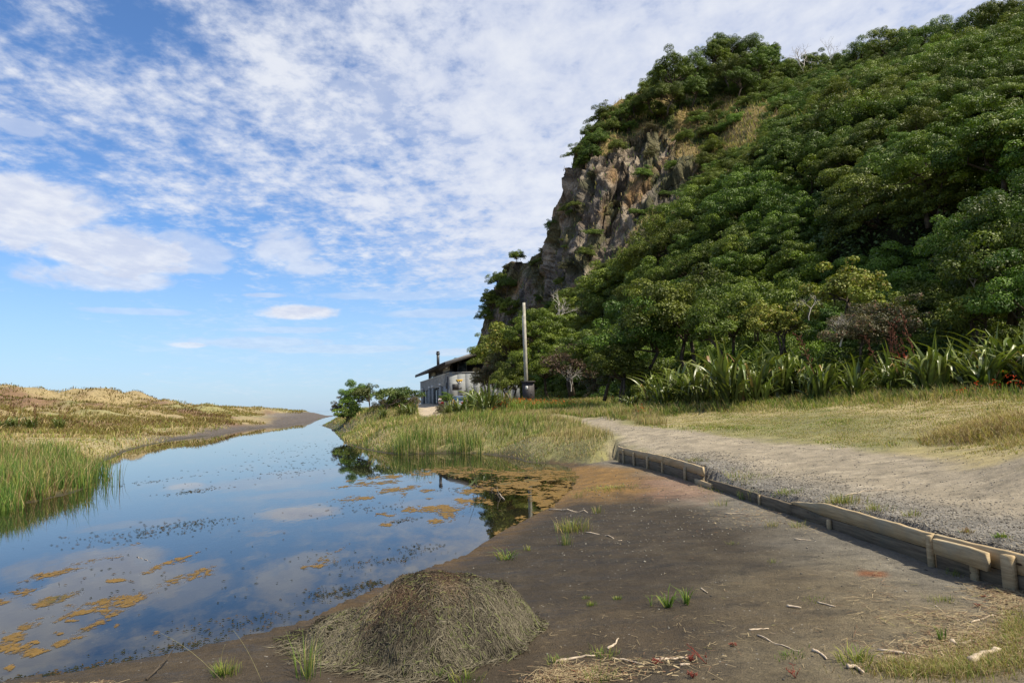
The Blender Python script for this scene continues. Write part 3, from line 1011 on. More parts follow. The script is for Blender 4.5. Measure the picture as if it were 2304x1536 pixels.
def describe(kd, z_, x, y, R_, ct):
    sz = 'large ' if R_ > 3.4 else ('small ' if R_ < 1.6 else '')
    if z_ in ('ledge', 'cliff_left'):
        pl_ = {'ledge': 'on the %s brown cliff' % ('upper' if y < 430 else 'lower'), 'cliff_left': "on the cliff's lower left shoulder"}[z_]
    elif z_ in ('rear', 'rear_hi'):
        pl_ = 'on the shoulder %s' % ('right of the cliff' if x < 1560 else ('near the hilltop' if y < 240 else 'behind the canopy edge') if x < 1800 else 'near the right skyline')
    else:
        pl_ = ('high on' if y < 330 else 'halfway up' if y < 560 else 'low on') + ' the slope ' + (
            'behind the pole' if x < 1240 else 'right of the pole' if x < 1400 else 'by the flax end' if x < 1560 else
            'above the left flax' if x < 1750 else 'above the middle flax' if x < 1950 else 'above the right flax' if x < 2150 else 'near the right edge')
    return '%s%s %s %s' % (sz, LOOK[kd], ct, pl_)

cavesd = poly_sd(flat, CAVE).reshape(-1)
CSf, SSf, NNf = CS.reshape(-1, 3), SS.reshape(-1, 3), NN.reshape(-1, 3)
fr_, rk_, px1, py1 = front.ravel(), rocksd.ravel(), px_.ravel(), py_.ravel()
for ci in cand:
    p, x, y = CSf[ci], px1[ci], py1[ci]
    Yd = p[1]
    if x > 1980 and y > 760 and x < 2150:
        pass
    if y > 890:
        continue
    if fr_[ci] > .5:
        if cavesd[ci] > 0:
            continue
        lo = 2.0 + (Yd - 25) * .034
        R_ = random.uniform(lo * .75, lo * 1.25)
        if not ok(p, R_ * 1.03):
            continue
        if x < 1420:
            z_, kd = 'front_left', random.choice(['broad', 'broad', 'bushy', 'wind', 'olive'])
        elif y > 640:
            z_, kd = 'front_lo', random.choice(['broad', 'bushy', 'bushy'])
        elif frontsd.ravel()[ci] < 130:
            z_, kd = 'front_hi', random.choice(['wind', 'broad', 'wind'])
        else:
            z_, kd = 'front_mid', 'broad'
        c = p + np.array([0, .25, -.72]) * R_ * (.5 if kd == 'wind' else .8)
        tl = (random.gauss(0, .10) + .30, random.gauss(0, .12))
        fl = 1.0
    elif rk_[ci] > 0:
        if cnt['ledge'] + cnt['cliff_left'] > 60 or g1.ravel()[ci] < .50 or rk_[ci] < 6:
            continue
        R_ = random.uniform(.7, 1.7)
        if not ok(p, R_ * 3.0):
            continue
        z_, kd = ('cliff_left' if x < 1240 else 'ledge'), random.choice(['wind', 'olive', 'bushy'])
        c = SSf[ci] + np.array([0, -.3, .35 * R_])
        tl, fl = (.2, 0), .8
    else:
        if rk_[ci] > -22 and x > 1330:
            continue
        grassy = g1.ravel()[ci] > .53 and y > 185
        if grassy and random.random() < .8:
            continue
        R_ = random.uniform(1.4, 2.9)
        if not ok(p, R_ * 1.35):
            continue
        z_, kd = ('rear_hi' if y < 200 and x < 1900 else 'rear'), random.choice(['wind', 'wind', 'broad', 'bushy'])
        if x < 1240:
            z_ = 'cliff_left'
        c = p + np.array([0, .1, -.35]) * R_
        tl, fl = (.2, random.gauss(0, .1)), (.85 if y > 200 else 1.0)
    if cnt[z_] >= 120:
        continue
    cnt[z_] += 1
    placed.append((p, R_ * 1.03 if fr_[ci] > .5 else R_))
    nm, lb, ct, gp = LBL[z_]
    lb = describe(kd, z_, x, y, R_, ct)
    plant(kd, nm, lb, ct, c, R_, gp, tl, flat=fl)
print('trees', cnt, len(placed))

# taller trees standing on the skyline
SKY = [(1520, 165, 118, 4.6, 'dark'), (1500, 215, 117, 3.4, 'dark'), (1560, 150, 122, 3.6, ''), (1600, 128, 125, 3.6, ''), (1632, 112, 126, 4.0, ''), (1690, 118, 126, 4.2, ''),
       (1725, 140, 124, 3.0, ''), (1738, 112, 126, 1.5, ''), (1640, 160, 122, 3.8, ''), (1555, 205, 118, 3.0, ''), (1660, 180, 118, 3.2, ''), (1790, 164, 124, 3.4, ''), (1830, 152, 124, 3.2, ''),
       (1465, 222, 120, 2.6, ''), (1428, 240, 122, 2.2, ''), (1400, 262, 122, 2.0, ''), (1372, 288, 121, 2.2, ''), (1352, 318, 119, 2.8, ''), (1333, 345, 117, 2.0, ''),
       (1385, 330, 115, 1.8, ''), (1880, 149, 118, 3.0, ''), (1700, 150, 120, 3.0, ''), (1470, 170, 122, 1.5, ''), (1940, 129, 105, 3.6, ''), (2010, 112, 98, 3.8, ''), (2090, 92, 92, 3.6, ''),
       (2170, 72, 86, 3.4, ''), (2250, 49, 80, 3.2, ''), (1161, 577, 140, 1.9, ''), (1128, 628, 141, 2.6, ''), (1105, 680, 140, 2.6, ''), (1140, 640, 136, 2.2, ''), (1092, 710, 140, 2.0, ''), (1150, 690, 130, 2.4, '')]
for i, (x, y, Yd, R_, f_) in enumerate(SKY):
    c = D(x, y, Yd)
    lbl = 'dark tree standing on the hilltop skyline'
    gp = 'trees on the hilltop skyline'
    if x < 1170:
        lbl, gp = 'dark rounded shrub on the lower left shoulder of the cliff', 'shrubs on the lower left shoulder of the cliff'
    elif x < 1480:
        lbl, gp = 'wind-shaped tree on the rim above the brown cliff face', 'trees on the rim above the cliff face'
    elif x > 1900:
        lbl, gp = 'green tree on the skyline at the upper right', 'trees on the upper right skyline'
    plant('wind' if i % 3 else 'broad', 'shrub' if x < 1170 else 'tree', lbl, 'shrub' if x < 1170 else 'tree', c, R_ * .9, gp, (random.gauss(.1, .08), random.gauss(0, .1)), flat=1.25)

# trees whose trunks show in the shade under the canopy
for i, (x, yb, yc, Yd, R_) in enumerate([(2060, 590, 385, 41, 2.8), (2230, 640, 350, 37, 3.0), (2300, 640, 330, 36, 3.0), (2380, 640, 330, 34, 3.0)]):
    b0, c = D(x, yb, Yd), D(x + 20, yc, Yd - 2.5)
    hgt = c[2] - b0[2]
    t = plant('broad', 'tree', 'bare-stemmed tree in the shade under the slope canopy', 'tree', c, R_, 'bare-stemmed trees in the shade of the canopy', (.1, 0))
    mb = MB()
    g = np.random.default_rng(900 + i)
    for s_ in range(2):
        e = np.array([g.normal() * 1.2, g.normal() * .8, 0])
        base_ = np.array([g.normal() * .5, g.normal() * .5, -hgt + .95 * R_ - 1.0])
        mb.tube([base_, base_ * .6 + e * .3 + g.normal(size=3) * .25, base_ * .3 + e * .7 + g.normal(size=3) * .25, e + np.array([0, 0, .8 * R_])], [.12, .10, .08, .04], 7)
    mb.build('stem', M['bark'], t, True)

# light-leaved shrubs and vines in front of the shade, behind the flax
for (x, y, Yd, R_, kd, lb) in [
        (1905, 655, 30, 1.5, 'yellow', 'bright green broad-leaved shrub lit up in front of the dark shade'),
        (1960, 690, 29, 1.0, 'yellow', 'small bright green shrub right of the larger bright one'),
        (1760, 735, 31, 1.3, 'yellow', 'yellow-green vine-covered shrub behind the middle of the flax hedge'),
        (1700, 720, 32, 1.0, 'yellow', 'pale yellow-green shrub with reddish seed heads behind the flax'),
        (1990, 735, 27.5, 1.5, 'olive', 'olive and rust coloured scrubby bush above the flax'),
        (1925, 745, 27, 1.1, 'olive', 'grey-green twiggy bush at the left of the rusty one'),
        (2200, 700, 27, 1.3, 'yellow', 'yellow-green shrub behind the right end of the flax hedge'),
        (2255, 590, 27, 2.3, 'bushy', 'large light green leafy tree reaching in from the right edge'),
        (2180, 560, 30, 1.7, 'bushy', 'light green branch-like tree reaching over the dark shade'),
        (2290, 500, 28, 2.0, 'bushy', 'light green tree at the right edge above the flax'),
        (2300, 670, 25, 1.6, 'bushy', 'light green shrub at the right edge just above the flax'),
        (1640, 730, 33, 1.9, 'bushy', 'rounded mid green shrub behind the left part of the flax hedge'),
        (1545, 720, 36, 2.6, 'bushy', 'tall rounded mid green tree behind the flax hedge'),
        (1445, 760, 37, 2.2, 'bushy', 'mid green bush left of the tall rounded tree'),
        (1400, 830, 37, 1.8, 'bushy', 'dense green bush at the left end of the flax hedge'),
        (1355, 800, 42, 2.2, 'broad', 'dense dark green tree right of the brown bush'),
        (1285, 825, 47, 1.9, 'brown', 'brown twiggy half-dead bush between green trees'),
        (1230, 820, 50, 2.2, 'broad', 'dark green tree directly right of the black cabinet'),
        (1210, 750, 52, 2.4, 'broad', 'green tree whose foliage wraps round the utility pole'),
        (1150, 780, 54, 2.3, 'yellow', 'yellow-green tree left of the utility pole'),
        (1112, 800, 60, 1.9, 'bushy', 'green tree covering the right end of the clubhouse roof'),
        (1150, 860, 49, 1.5, 'bushy', 'leafy green bush left of the black cabinet'),
        (1105, 850, 56, 1.6, 'olive', 'olive green shrub hiding the right part of the clubhouse wall'),
        (1088, 858, 60, 1.1, 'olive', 'grey-green feathery shrub in front of the clubhouse balcony'),
        (1135, 825, 56, 1.7, 'olive', 'brownish shrub behind the flax left of the pole')]:
    plant(kd, 'shrub', lb, 'shrub', D(x, y, Yd), R_ * 1.05, None, (random.gauss(0, .06), random.gauss(0, .06)), flat=1.0)

# bushes on the bank beside the channel
for (x, y, Yd, R_, kd, lb) in [
        (800, 893, 57, 1.45, 'bushy', 'tallest dark green bush at the left tip of the grassy bank'),
        (778, 915, 58, 1.2, 'olive', 'rusty and green bush at the very left tip of the bank'),
        (786, 932, 55, 1.15, 'yellow', 'low bright green bush at the foot of the tip of the bank'),
        (834, 887, 54, 1.3, 'open', 'small open-branched tree with bare stems beside the tallest bush'),
        (878, 892, 52, 1.3, 'open', 'flat-topped small tree left of the clubhouse doors'),
        (912, 890, 53, 1.35, 'open', 'broad flat-topped small tree nearest the clubhouse'),
        (893, 908, 54, 1.1, 'bushy', 'green bush under the flat-topped small trees'),
        (862, 915, 56, 1.0, 'olive', 'low olive bush among the flat-topped trees'),
        (930, 905, 62, .9, 'olive', 'low bush against the left corner of the clubhouse'),
        (1005, 897, 56, .6, 'bushy', 'small bush in front of the right garage door'),
        (998, 925, 44, .6, 'olive', 'brownish bush in front of the sandy drive')]:
    c = D(x, y, Yd)
    t = plant(kd, 'shrub', lb, 'shrub', c, R_, None, (0, 0))

# ================================================================== RETAINING WALL
wseg = np.linalg.norm(np.diff(WALL, axis=0), axis=1)
wcum = np.r_[0, np.cumsum(wseg)]
ws = np.linspace(0, wcum[-1], 1500)
wxy = np.stack([np.interp(ws, wcum, WALL[:, 0]), np.interp(ws, wcum, WALL[:, 1])], 1)


def wat_s(s_):
    return np.array([np.interp(s_, ws, wxy[:, 0]), np.interp(s_, ws, wxy[:, 1])])


def wdir(s_):
    a_, b_ = wat_s(max(s_ - .15, 0)), wat_s(min(s_ + .15, wcum[-1]))
    d = (b_ - a_) / np.linalg.norm(b_ - a_)
    return d, np.array([d[1], -d[0]])         # along, and towards the mud


def wallpt(px, py):
    """position along the wall and height at which a sight line meets it"""
    d = ray(px, py)
    t = wxy[:, 1] / d[1]
    i = np.argmin(np.abs(d[0] * t - wxy[:, 0]))
    return ws[i], CAM_H + d[2] * t[i]


tw = wdir(3.0)[1]
if tw[0] > 0:
    def wdir(s_, _w=wdir):
        d, n = _w(s_)
        return d, -n
m_, kk, o = mat('wall_timber')
t = kk.n('ShaderNodeTexCoord').outputs['Object']
oi = kk.n('ShaderNodeObjectInfo').outputs['Random']
mpt = kk.n('ShaderNodeMapping', ins={'Vector': t, 'Scale': (14.0, 1.3, 26.0)}).outputs[0]
f1, f2, f3 = kk.noise(mpt, 1.6, 6, .65), kk.noise(mpt, 6.0, 6, .7), kk.noise(t, 3.0, 5, .6)
c = kk.mix(kk.ss(f1, .3, .7), (.29, .215, .12), (.48, .37, .22))
c = kk.mix(kk.m('MULTIPLY', kk.ss(f2, .55, .75), .6), c, (.12, .09, .06))
c = kk.mix(kk.m('MULTIPLY', kk.ss(f3, .45, .7), .5), c, (.27, .26, .20))
c = kk.mix(1.0, c, kk.n('ShaderNodeCombineColor', ins={'Red': kk.m('ADD', oi, .5), 'Green': kk.m('ADD', oi, .5), 'Blue': kk.m('ADD', oi, .5)}).outputs[0], 'MULTIPLY') if False else c
vk = kk.n('ShaderNodeTexVoronoi', ins={'Vector': kk.n('ShaderNodeMapping', ins={'Vector': t, 'Scale': (1, 1.2, 3.0)}).outputs[0], 'Scale': 2.4}).outputs['Distance']
c = kk.mix(kk.ss(vk, .10, .06), c, (.07, .045, .03))
principled(kk, o, c, .85, .15, kk.m('ADD', f2, kk.m('MULTIPLY', f1, .6)), .5, .006)
M['timber'] = m_
M['damp_shaded'] = m_.copy()  # lower boards: damp wood, darkened further by shade painted into the colour
for nd_ in M['damp_shaded'].node_tree.nodes:
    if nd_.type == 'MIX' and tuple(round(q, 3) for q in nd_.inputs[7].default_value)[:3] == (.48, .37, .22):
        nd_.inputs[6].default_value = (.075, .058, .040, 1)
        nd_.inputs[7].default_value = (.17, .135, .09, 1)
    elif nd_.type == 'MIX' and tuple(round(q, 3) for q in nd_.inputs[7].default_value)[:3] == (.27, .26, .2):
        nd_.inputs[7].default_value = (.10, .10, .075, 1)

wall = empty('retaining_wall', (*wat_s(wallpt(1877, 1190)[0]), WZ))
tag(wall, 'low weathered timber retaining wall of stacked boards and stakes between mud and gravel', 'retaining wall')
WO = np.array(wall.location)


def board(prof, off, thick=.045, name='board', label=None, damp_shaded=False):
    """prof: list of (s, z_low, z_high)"""
    P = np.array(prof)
    n = max(3, int((P[-1, 0] - P[0, 0]) / .12))
    s_ = np.linspace(P[0, 0], P[-1, 0], n)
    lo, hi = np.interp(s_, P[:, 0], P[:, 1]), np.interp(s_, P[:, 0], P[:, 2])
    Vv = []
    for i, q in enumerate(s_):
        c = wat_s(q)
        d, nn = wdir(q)
        w_ = .005 * math.sin(q * 2.3 + off * 50)
        bt = min(.007, max(.001, (hi[i] - lo[i]) * .3))
        jz = .003 * math.sin(q * 9.1 + off * 30) + .002 * math.sin(q * 23)
        sec = [(off + w_, lo[i]), (off + thick + w_, lo[i]), (off + thick + w_, hi[i] - bt + jz), (off + thick - .006 + w_, hi[i] + jz), (off + .006 + w_, hi[i] + jz), (off + w_, hi[i] - bt + jz)]
        for u_, z_ in sec:
            Vv.append([*(c + nn * u_), z_])
    Vv = np.array(Vv) - WO
    Q_ = []
    m6 = 6
    for i in range(n - 1):
        for j in range(m6):
            j2 = (j + 1) % m6
            Q_.append([i * m6 + j, i * m6 + j2, (i + 1) * m6 + j2, (i + 1) * m6 + j])
    T_ = []
    for b0 in (0, (n - 1) * m6):
        for j in range(1, m6 - 1):
            T_.append([b0, b0 + j, b0 + j + 1])
    o_ = link(name, np_mesh(name, Vv, T_, Q_), M['damp_shaded'] if damp_shaded else M['timber'], wall)
    if label:
        o_['label'] = label
    return o_


def prof(tops, bots=None, zlo=.0):
    out_ = []
    for i, (a, b) in enumerate(tops):
        s_, z_ = wallpt(a, b)
        zl = zlo
        if bots is not None:
            zl = wallpt(*bots[i])[1]
        out_.append((s_, zl, z_))
    return out_


sA0, zA0 = wallpt(1394, 1004)
sA1, zA1 = wallpt(1585, 1050)
sAm = wallpt(1498, 1029)[0]
zAm = (zA0 + zA1) / 2
hA = .165
board([(sA0, zA0 - hA, zA0), (sAm - .004, zAm - hA, zAm)], 0)
board([(sAm + .004, zAm - hA + .006, zAm + .004), (sA1, zA1 - hA, zA1)], 0)
board([(sA0 + .1, .02, zA0 - hA - .006), (sAm - .2, .02, zAm - hA - .004)], 0, damp_shaded=True)
board([(sAm - .19, .02, zAm - hA - .006), (sA1 - .02, .02, zA1 - hA - .006)], 0, damp_shaded=True)
s0_, z0_ = wallpt(1574, 1076)
s1_, z1_ = wallpt(1607, 1082)
board([(s0_, z0_ - .12, z0_), (s1_ + .05, z0_ - .13, z0_ - .01)], .05, label='short weathered board fixed in front at the end of the high section')
pB = prof([(1601, 1078), (1709, 1110)])
board([(pB[0][0], .0, pB[0][2]), (pB[1][0] - .004, .0, pB[1][2])], .0, damp_shaded=True)
pB2 = prof([(1709, 1110), (1787, 1133)])
board([(pB2[0][0] + .004, .0, pB2[0][2] - .004), (pB2[1][0], .0, pB2[1][2])], .003, damp_shaded=True)
pC = prof([(1787, 1128), (1822, 1130), (1857, 1131), (1941, 1154), (2030, 1178), (2106, 1200)], [(1787, 1132), (1822, 1144), (1873, 1164), (1941, 1185), (2030, 1211), (2106, 1234)])
board(pC, .0, label='thick grey board with its left end split and warped')
board([(p[0], .0, p[1] - .006) for p in pC if p[1] - .01 > .03], -.002, damp_shaded=True)
pD = prof([(2110, 1201), (2200, 1222), (2304, 1247)], [(2110, 1237), (2200, 1262), (2304, 1292)])
pD.append((pD[-1][0] + 2.5, pD[-1][1], pD[-1][2]))
board([(q[0] + .006, q[1], q[2]) for q in pD], -.004)
board([(q[0] + .006, .0, q[1] - .006) for q in pD], -.006, damp_shaded=True)
pE = prof([(2130, 1208), (2250, 1239)], [(2130, 1236), (2250, 1283)])
hE = .155
board([(pE[0][0], pE[0][2] - hE + .02, pE[0][2]), (pE[1][0], pE[1][2] - hE, pE[1][2] - .004)], .092, label='pale newer plank fixed proud of the wall on its right section')


def post(px, pytop, w, d, off=.047, zb=.0, lean=0.0, label=None):
    s_, zt = wallpt(px, pytop)
    c = wat_s(s_)
    dd, nn = wdir(s_)
    mb = MB()
    A = []
    for z_, sc in ((zb, 1), (zt - .012, 1), (zt, .86)):
        for a_, b_ in ((-1, -1), (1, -1), (1, 1), (-1, 1)):
            p = c + dd * (a_ * w / 2 * sc) + nn * (off + d / 2 + b_ * d / 2 * sc) + nn * lean * (z_ - zb)
            A.append([*p, z_ + (.004 if a_ > 0 else 0)])
    A = np.array(A) - WO
    Q_ = [(i * 4 + j, i * 4 + (j + 1) % 4, i * 4 + 4 + (j + 1) % 4, i * 4 + 4 + j) for i in range(2) for j in range(4)] + [(8, 9, 10, 11), (3, 2, 1, 0)]
    mb.add(A, Q_)
    o_ = mb.build('post', M['timber'], wall)
    if label:
        o_['label'] = label


for x_, y_ in ((1408, 1011), (1432, 1018), (1462, 1027), (1496, 1038), (1548, 1051)):
    post(x_, y_, .05, .05, lean=random.uniform(-.05, .02))
post(1395, 1003, .05, .05, off=.01)
post(1717, 1113, .035, .03, label='thin rusty brown stake')
post(1877, 1168, .05, .04, lean=0)
post(2107, 1203, .055, .045)
post(2285, 1247, .10, .048, label='thick pale post at the right end')
post(2206, 1262, .06, .040)

# ================================================================== FLAX
def flax_leaf(kind, g, n=9):
    """unit-length sword leaf rising from the origin, bending towards +x"""
    L = 1.0
    s_ = np.linspace(0, 1, n)
    a0 = {'up': .13, 'arch': .34, 'bent': .25, 'low': .70}[kind] + g.normal() * .05
    curv = {'up': .35, 'arch': 1.5, 'bent': .4, 'low': 1.1}[kind] * g.uniform(.75, 1.25)
    ang = a0 + curv * s_ ** 1.8
    if kind == 'bent':
        kn = g.uniform(.52, .72)
        ang = ang + np.where(s_ > kn, 1.9 + .3 * g.normal(), 0) * np.clip((s_ - kn) * 12, 0, 1)
    x = np.r_[0, np.cumsum(np.sin(ang[:-1]))] * (L / (n - 1))
    z = np.r_[0, np.cumsum(np.cos(ang[:-1]))] * (L / (n - 1))
    w = .020 + .016 * np.sin(np.minimum(s_ * 1.25, 1) * math.pi) ** .8
    w = w * np.clip((1.02 - s_) / .35, .03, 1) ** .8
    tw_ = g.normal() * .5 * s_
    side = g.normal() * .10 * s_ ** 2
    Vv = []
    for i in range(n):
        nx, nz = -math.cos(ang[i]), math.sin(ang[i])
        ct, st_ = math.cos(tw_[i]), math.sin(tw_[i])
        for q in (-1, 0, 1):
            off_y = q * w[i] * ct + side[i]
            off_n = q * w[i] * st_ + (abs(q) * .35 * w[i])
            Vv.append([x[i] + nx * off_n, off_y, z[i] + nz * off_n])
    Q_ = []
    for i in range(n - 1):
        for j in range(2):
            Q_.append([i * 3 + j, i * 3 + j + 1, i * 3 + 3 + j + 1, i * 3 + 3 + j])
    return np.array(Vv), Q_, s_


gfl = np.random.default_rng(77)
LEAFS = []
for kd, nk in (('up', 3), ('arch', 8), ('bent', 9), ('low', 3)):
    for q in range(nk):
        Vv, Q_, s_ = flax_leaf(kd, gfl)
        c0 = np.array([.082, .112, .026]) * gfl.uniform(.75, 1.25) + np.array([.02, .015, 0]) * gfl.random()
        if q == 0 and kd == 'bent':
            c0 = np.array([.23, .155, .075])          # dead leaf
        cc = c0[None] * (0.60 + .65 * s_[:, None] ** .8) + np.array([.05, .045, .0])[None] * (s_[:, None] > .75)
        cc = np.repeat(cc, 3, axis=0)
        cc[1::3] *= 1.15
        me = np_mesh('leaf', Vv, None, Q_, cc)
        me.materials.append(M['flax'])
        LEAFS.append((kd, me, Vv, Q_, cc))


def flax_foliage(seed, n=46, spread=.35, lean=0.0):
    g = np.random.default_rng(seed)
    VV, QQ, CC, nn = [], [], [], 0
    for i in range(n):
        kd, me, Vv, Q_, cc = LEAFS[g.integers(len(LEAFS))]
        a = g.uniform(0, 6.28)
        L = g.uniform(.5, .92)
        ca, sa = math.cos(a), math.sin(a)
        P = Vv * np.array([L, L * 1.15, L])
        P = np.stack([P[:, 0] * ca - P[:, 1] * sa, P[:, 0] * sa + P[:, 1] * ca, P[:, 2]], 1)
        P += np.array([g.uniform(-spread, spread) * .6, g.uniform(-spread, spread) * .6, 0])
        VV.append(P)
        QQ += [[q + nn for q in f] for f in Q_]
        CC.append(cc * g.uniform(.6, 1.0))
        nn += len(P)
    me = np_mesh('foliage', np.concatenate(VV), None, QQ, np.concatenate(CC))
    me.materials.append(M['flax'])
    return me


FOL = [flax_foliage(300 + i) for i in range(4)]
M['stalk'] = simple('flower_stalk', (.10, .040, .025), .8, .1, .35, 9)


def stalk_mesh(seed):
    g = np.random.default_rng(seed)
    mb = MB()
    lx = g.normal() * .12
    pts = [np.array([lx * s_ ** 1.5, 0, s_ * 1.5]) for s_ in np.linspace(0, 1, 7)]
    mb.tube(pts, np.linspace(.012, .005, 7), 5)
    for i in range(13):
        f = .52 + .48 * i / 12
        b0 = np.array([lx * f ** 1.5, 0, f * 1.5])
        sd = 1 if i % 2 else -1
        e = b0 + np.array([sd * g.uniform(.05, .13) * (1.2 - f * .6), g.normal() * .04, g.uniform(.04, .1)])
        mb.tube([b0, (b0 + e) / 2 + np.array([0, 0, .01]), e], [.005, .004, .003], 4)
        for q in range(5):
            pz = b0 + (e - b0) * g.uniform(.4, 1.05)
            mb.tube([pz, pz + np.array([g.normal() * .012, g.normal() * .012, .035 + g.random() * .03])], [.009, .004], 4)
    return mb.mesh('flower_stalk')


STALK = [stalk_mesh(700 + i) for i in range(3)]


def flax(loc, size, label, group=None, nleaf=28, nst=0, leaf_kinds=None, lean=None):
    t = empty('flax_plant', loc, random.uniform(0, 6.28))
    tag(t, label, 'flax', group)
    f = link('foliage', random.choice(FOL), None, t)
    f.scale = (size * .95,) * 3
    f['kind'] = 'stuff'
    for i in range(nleaf):
        kd, me, *_ = random.choice(LEAFS)
        o_ = bpy.data.objects.new('leaf', me)
        COL.objects.link(o_)
        o_.parent = t
        a = random.uniform(0, 6.28)
        rr = random.random() * .16 * size
        o_.location = (math.cos(a) * rr, math.sin(a) * rr, random.uniform(-.03, .05))
        o_.rotation_euler = (random.gauss(0, .06), random.gauss(0, .08), a + random.gauss(0, .4))
        L = size * random.uniform(.78, 1.12) * (.6 if kd == 'low' else 1)
        o_.scale = (L, L * random.uniform(.75, 1.25), L)
    for i in range(nst):
        o_ = bpy.data.objects.new('flower_stalk', random.choice(STALK))
        COL.objects.link(o_)
        if not o_.data.materials:
            o_.data.materials.append(M['stalk'])
        o_.parent = t
        o_.rotation_euler = (random.gauss(0, .12), random.gauss(0, .12), random.uniform(0, 6.28))
        o_.scale = (size * .9,) * 3
        o_.location = (random.gauss(0, .12), random.gauss(0, .12), 0)
    return t


ORD = ['first', 'second', 'third', 'fourth', 'fifth', 'sixth', 'seventh', 'eighth', 'ninth', 'tenth', 'eleventh', 'twelfth', 'thirteenth', 'fourteenth', 'fifteenth', 'sixteenth', 'seventeenth', 'eighteenth', 'nineteenth', 'twentieth'] + ['twenty-' + q for q in ('first', 'second', 'third', 'fourth', 'fifth', 'sixth', 'seventh', 'eighth', 'ninth')] + ['thirtieth'] + ['thirty-' + q for q in ('first', 'second', 'third', 'fourth', 'fifth', 'sixth')]
HEDGE = []
for i, x in enumerate(np.linspace(1412, 2330, 17)):
    by = np.interp(x, [1400, 1560, 1700, 1850, 2000, 2150, 2304, 2400], [915, 908, 902, 893, 886, 880, 878, 885])
    Yd = np.interp(x, [1400, 1560, 1700, 1850, 2000, 2150, 2304, 2400], [29.5, 29, 27.5, 26, 24.5, 23, 21.5, 20])
    topy = np.interp(x, [1400, 1450, 1520, 1700, 1850, 2000, 2100, 2304], [880, 835, 800, 765, 785, 790, 765, 720])
    HEDGE.append((x + random.uniform(-22, 22), Yd + random.uniform(-.9, .9), 900 - (900 - topy) * random.uniform(.78, 1.12), i))
for (x, Yd, ty, i) in HEDGE:
    P = D(x, 900, Yd)
    gz = ground(P[0], P[1])
    sz = max(.8, (D(x, ty, Yd)[2] - gz)) * 1.02
    st_ = {11: 2, 8: 1}.get(i, 0)
    lb = '%s clump from the left in the front row of the tall flax hedge' % ORD[i]
    flax((P[0], P[1], gz - .02), sz, lb, 'flax clumps in the front row of the hedge', 32, st_)
for i, x in enumerate(np.linspace(1470, 2400, 13)):
    Yd = np.interp(x, [1400, 1560, 1700, 1850, 2000, 2150, 2304, 2400], [29, 28.5, 27, 25.5, 24, 22.5, 21, 20]) + 1.9
    P = D(x, 900, Yd)
    gz = ground(P[0], P[1])
    topy = np.interp(x, [1400, 1450, 1520, 1700, 1850, 2000, 2100, 2304], [860, 825, 795, 755, 770, 770, 745, 705])
    lb = '%s clump from the left in the back row of the tall flax hedge' % ORD[i]
    flax((P[0], P[1], gz - .02), max(.8, D(x, topy, Yd)[2] - gz), lb, 'flax clumps in the back row of the hedge', 16, {7: 3, 8: 1}.get(i, 0))
for (x, y, Yd, sz, lb) in [(1095, 938, 36, 1.9, 'big spreading flax clump in the middle of the grassy bank'), (1060, 930, 39, 1.7, 'flax clump left of the big spreading one on the bank'),
                           (1125, 932, 38, 1.6, 'flax clump between the big spreading one and the black cabinet'), (1035, 938, 37, 1.4, 'blue-green upright flax at the left of the bank cluster'),
                           (1078, 925, 42, 1.8, 'flax clump behind the big spreading one'), (1012, 935, 40, 1.3, 'small flax by the right side of the sandy drive'),
                           (925, 938, 48, 1.3, 'flax at the left foot of the sandy drive'), (905, 940, 50, 1.1, 'small flax below the flat-topped trees'), (862, 945, 50, 1.0, 'small dry flax in the grass left of the drive')]:
    P = D(x, y, Yd)
    gz = ground(P[0], P[1])
    flax((P[0], P[1], gz - .02), sz, lb, None, 20, 0)
for (x, y, Yd, sz, lb) in [(38, 955, 50, 1.5, 'green flax in the dune grass near the left edge'), (72, 955, 51, 1.3, 'green flax right beside the leftmost one in the dune grass'), (8, 957, 49, 1.2, 'flax cut by the left edge in the dune grass'),
                           (133, 955, 52, 1.3, 'yellow-green lone flax in the dune grass with brown stalks')]:
    P = D(x, y, Yd)
    gz = ground(P[0], P[1])
    flax((P[0], P[1], gz - .02), sz, lb, None, 20, 2)

# ================================================================== CLUBHOUSE
M['clad'] = None
m_, kk, o = mat('board_cladding')
t = kk.n('ShaderNodeTexCoord').outputs['Object']
f1, f2 = kk.noise(kk.n('ShaderNodeMapping', ins={'Vector': t, 'Scale': (.6, .6, 9.0)}).outputs[0], 1.0, 5, .6), kk.noise(t, .9, 4, .6)
c = kk.mix(kk.ss(f1, .3, .7), (.17, .185, .19), (.26, .27, .275))
c = kk.mix(kk.m('MULTIPLY', kk.ss(f2, .45, .7), .5), c, (.31, .31, .30))
principled(kk, o, c, .8, .2, f1, .2, .02)
M['clad'] = m_
M['dark'] = simple('dark_stained_boards', (.028, .026, .026), .7, .2, .3, 2)
M['roof'] = simple('roof_shingle', (.060, .050, .045), .85, .1, .3, 3)
M['fascia'] = simple('fascia_paint', (.20, .19, .18), .7, .2, .1, 2)
M['door'] = simple('roller_door', (.095, .115, .135), .55, .4, .12, 1)
M['trim'] = simple('weathered_trim', (.33, .34, .33), .7, .2, .15, 3)
M['white'] = simple('white_paint', (.75, .75, .73), .5, .4, .05, 3)
M['glass'] = None
m_, kk, o = mat('window_glass')
gp_ = principled(kk, o, (.10, .14, .17), .06, .6)
M['glass'] = m_
M['metal'] = simple('dark_metal', (.06, .06, .065), .45, .5, .2, 6, metal=.3)
M['yellow'] = simple('yellow_paint', (.52, .33, .04), .6, .3, .05, 4)
M['black'] = simple('black_paint', (.02, .02, .022), .6, .3, .1, 4)
M['red'] = simple('red_fabric', (.50, .035, .03), .8, .1, .15, 9)

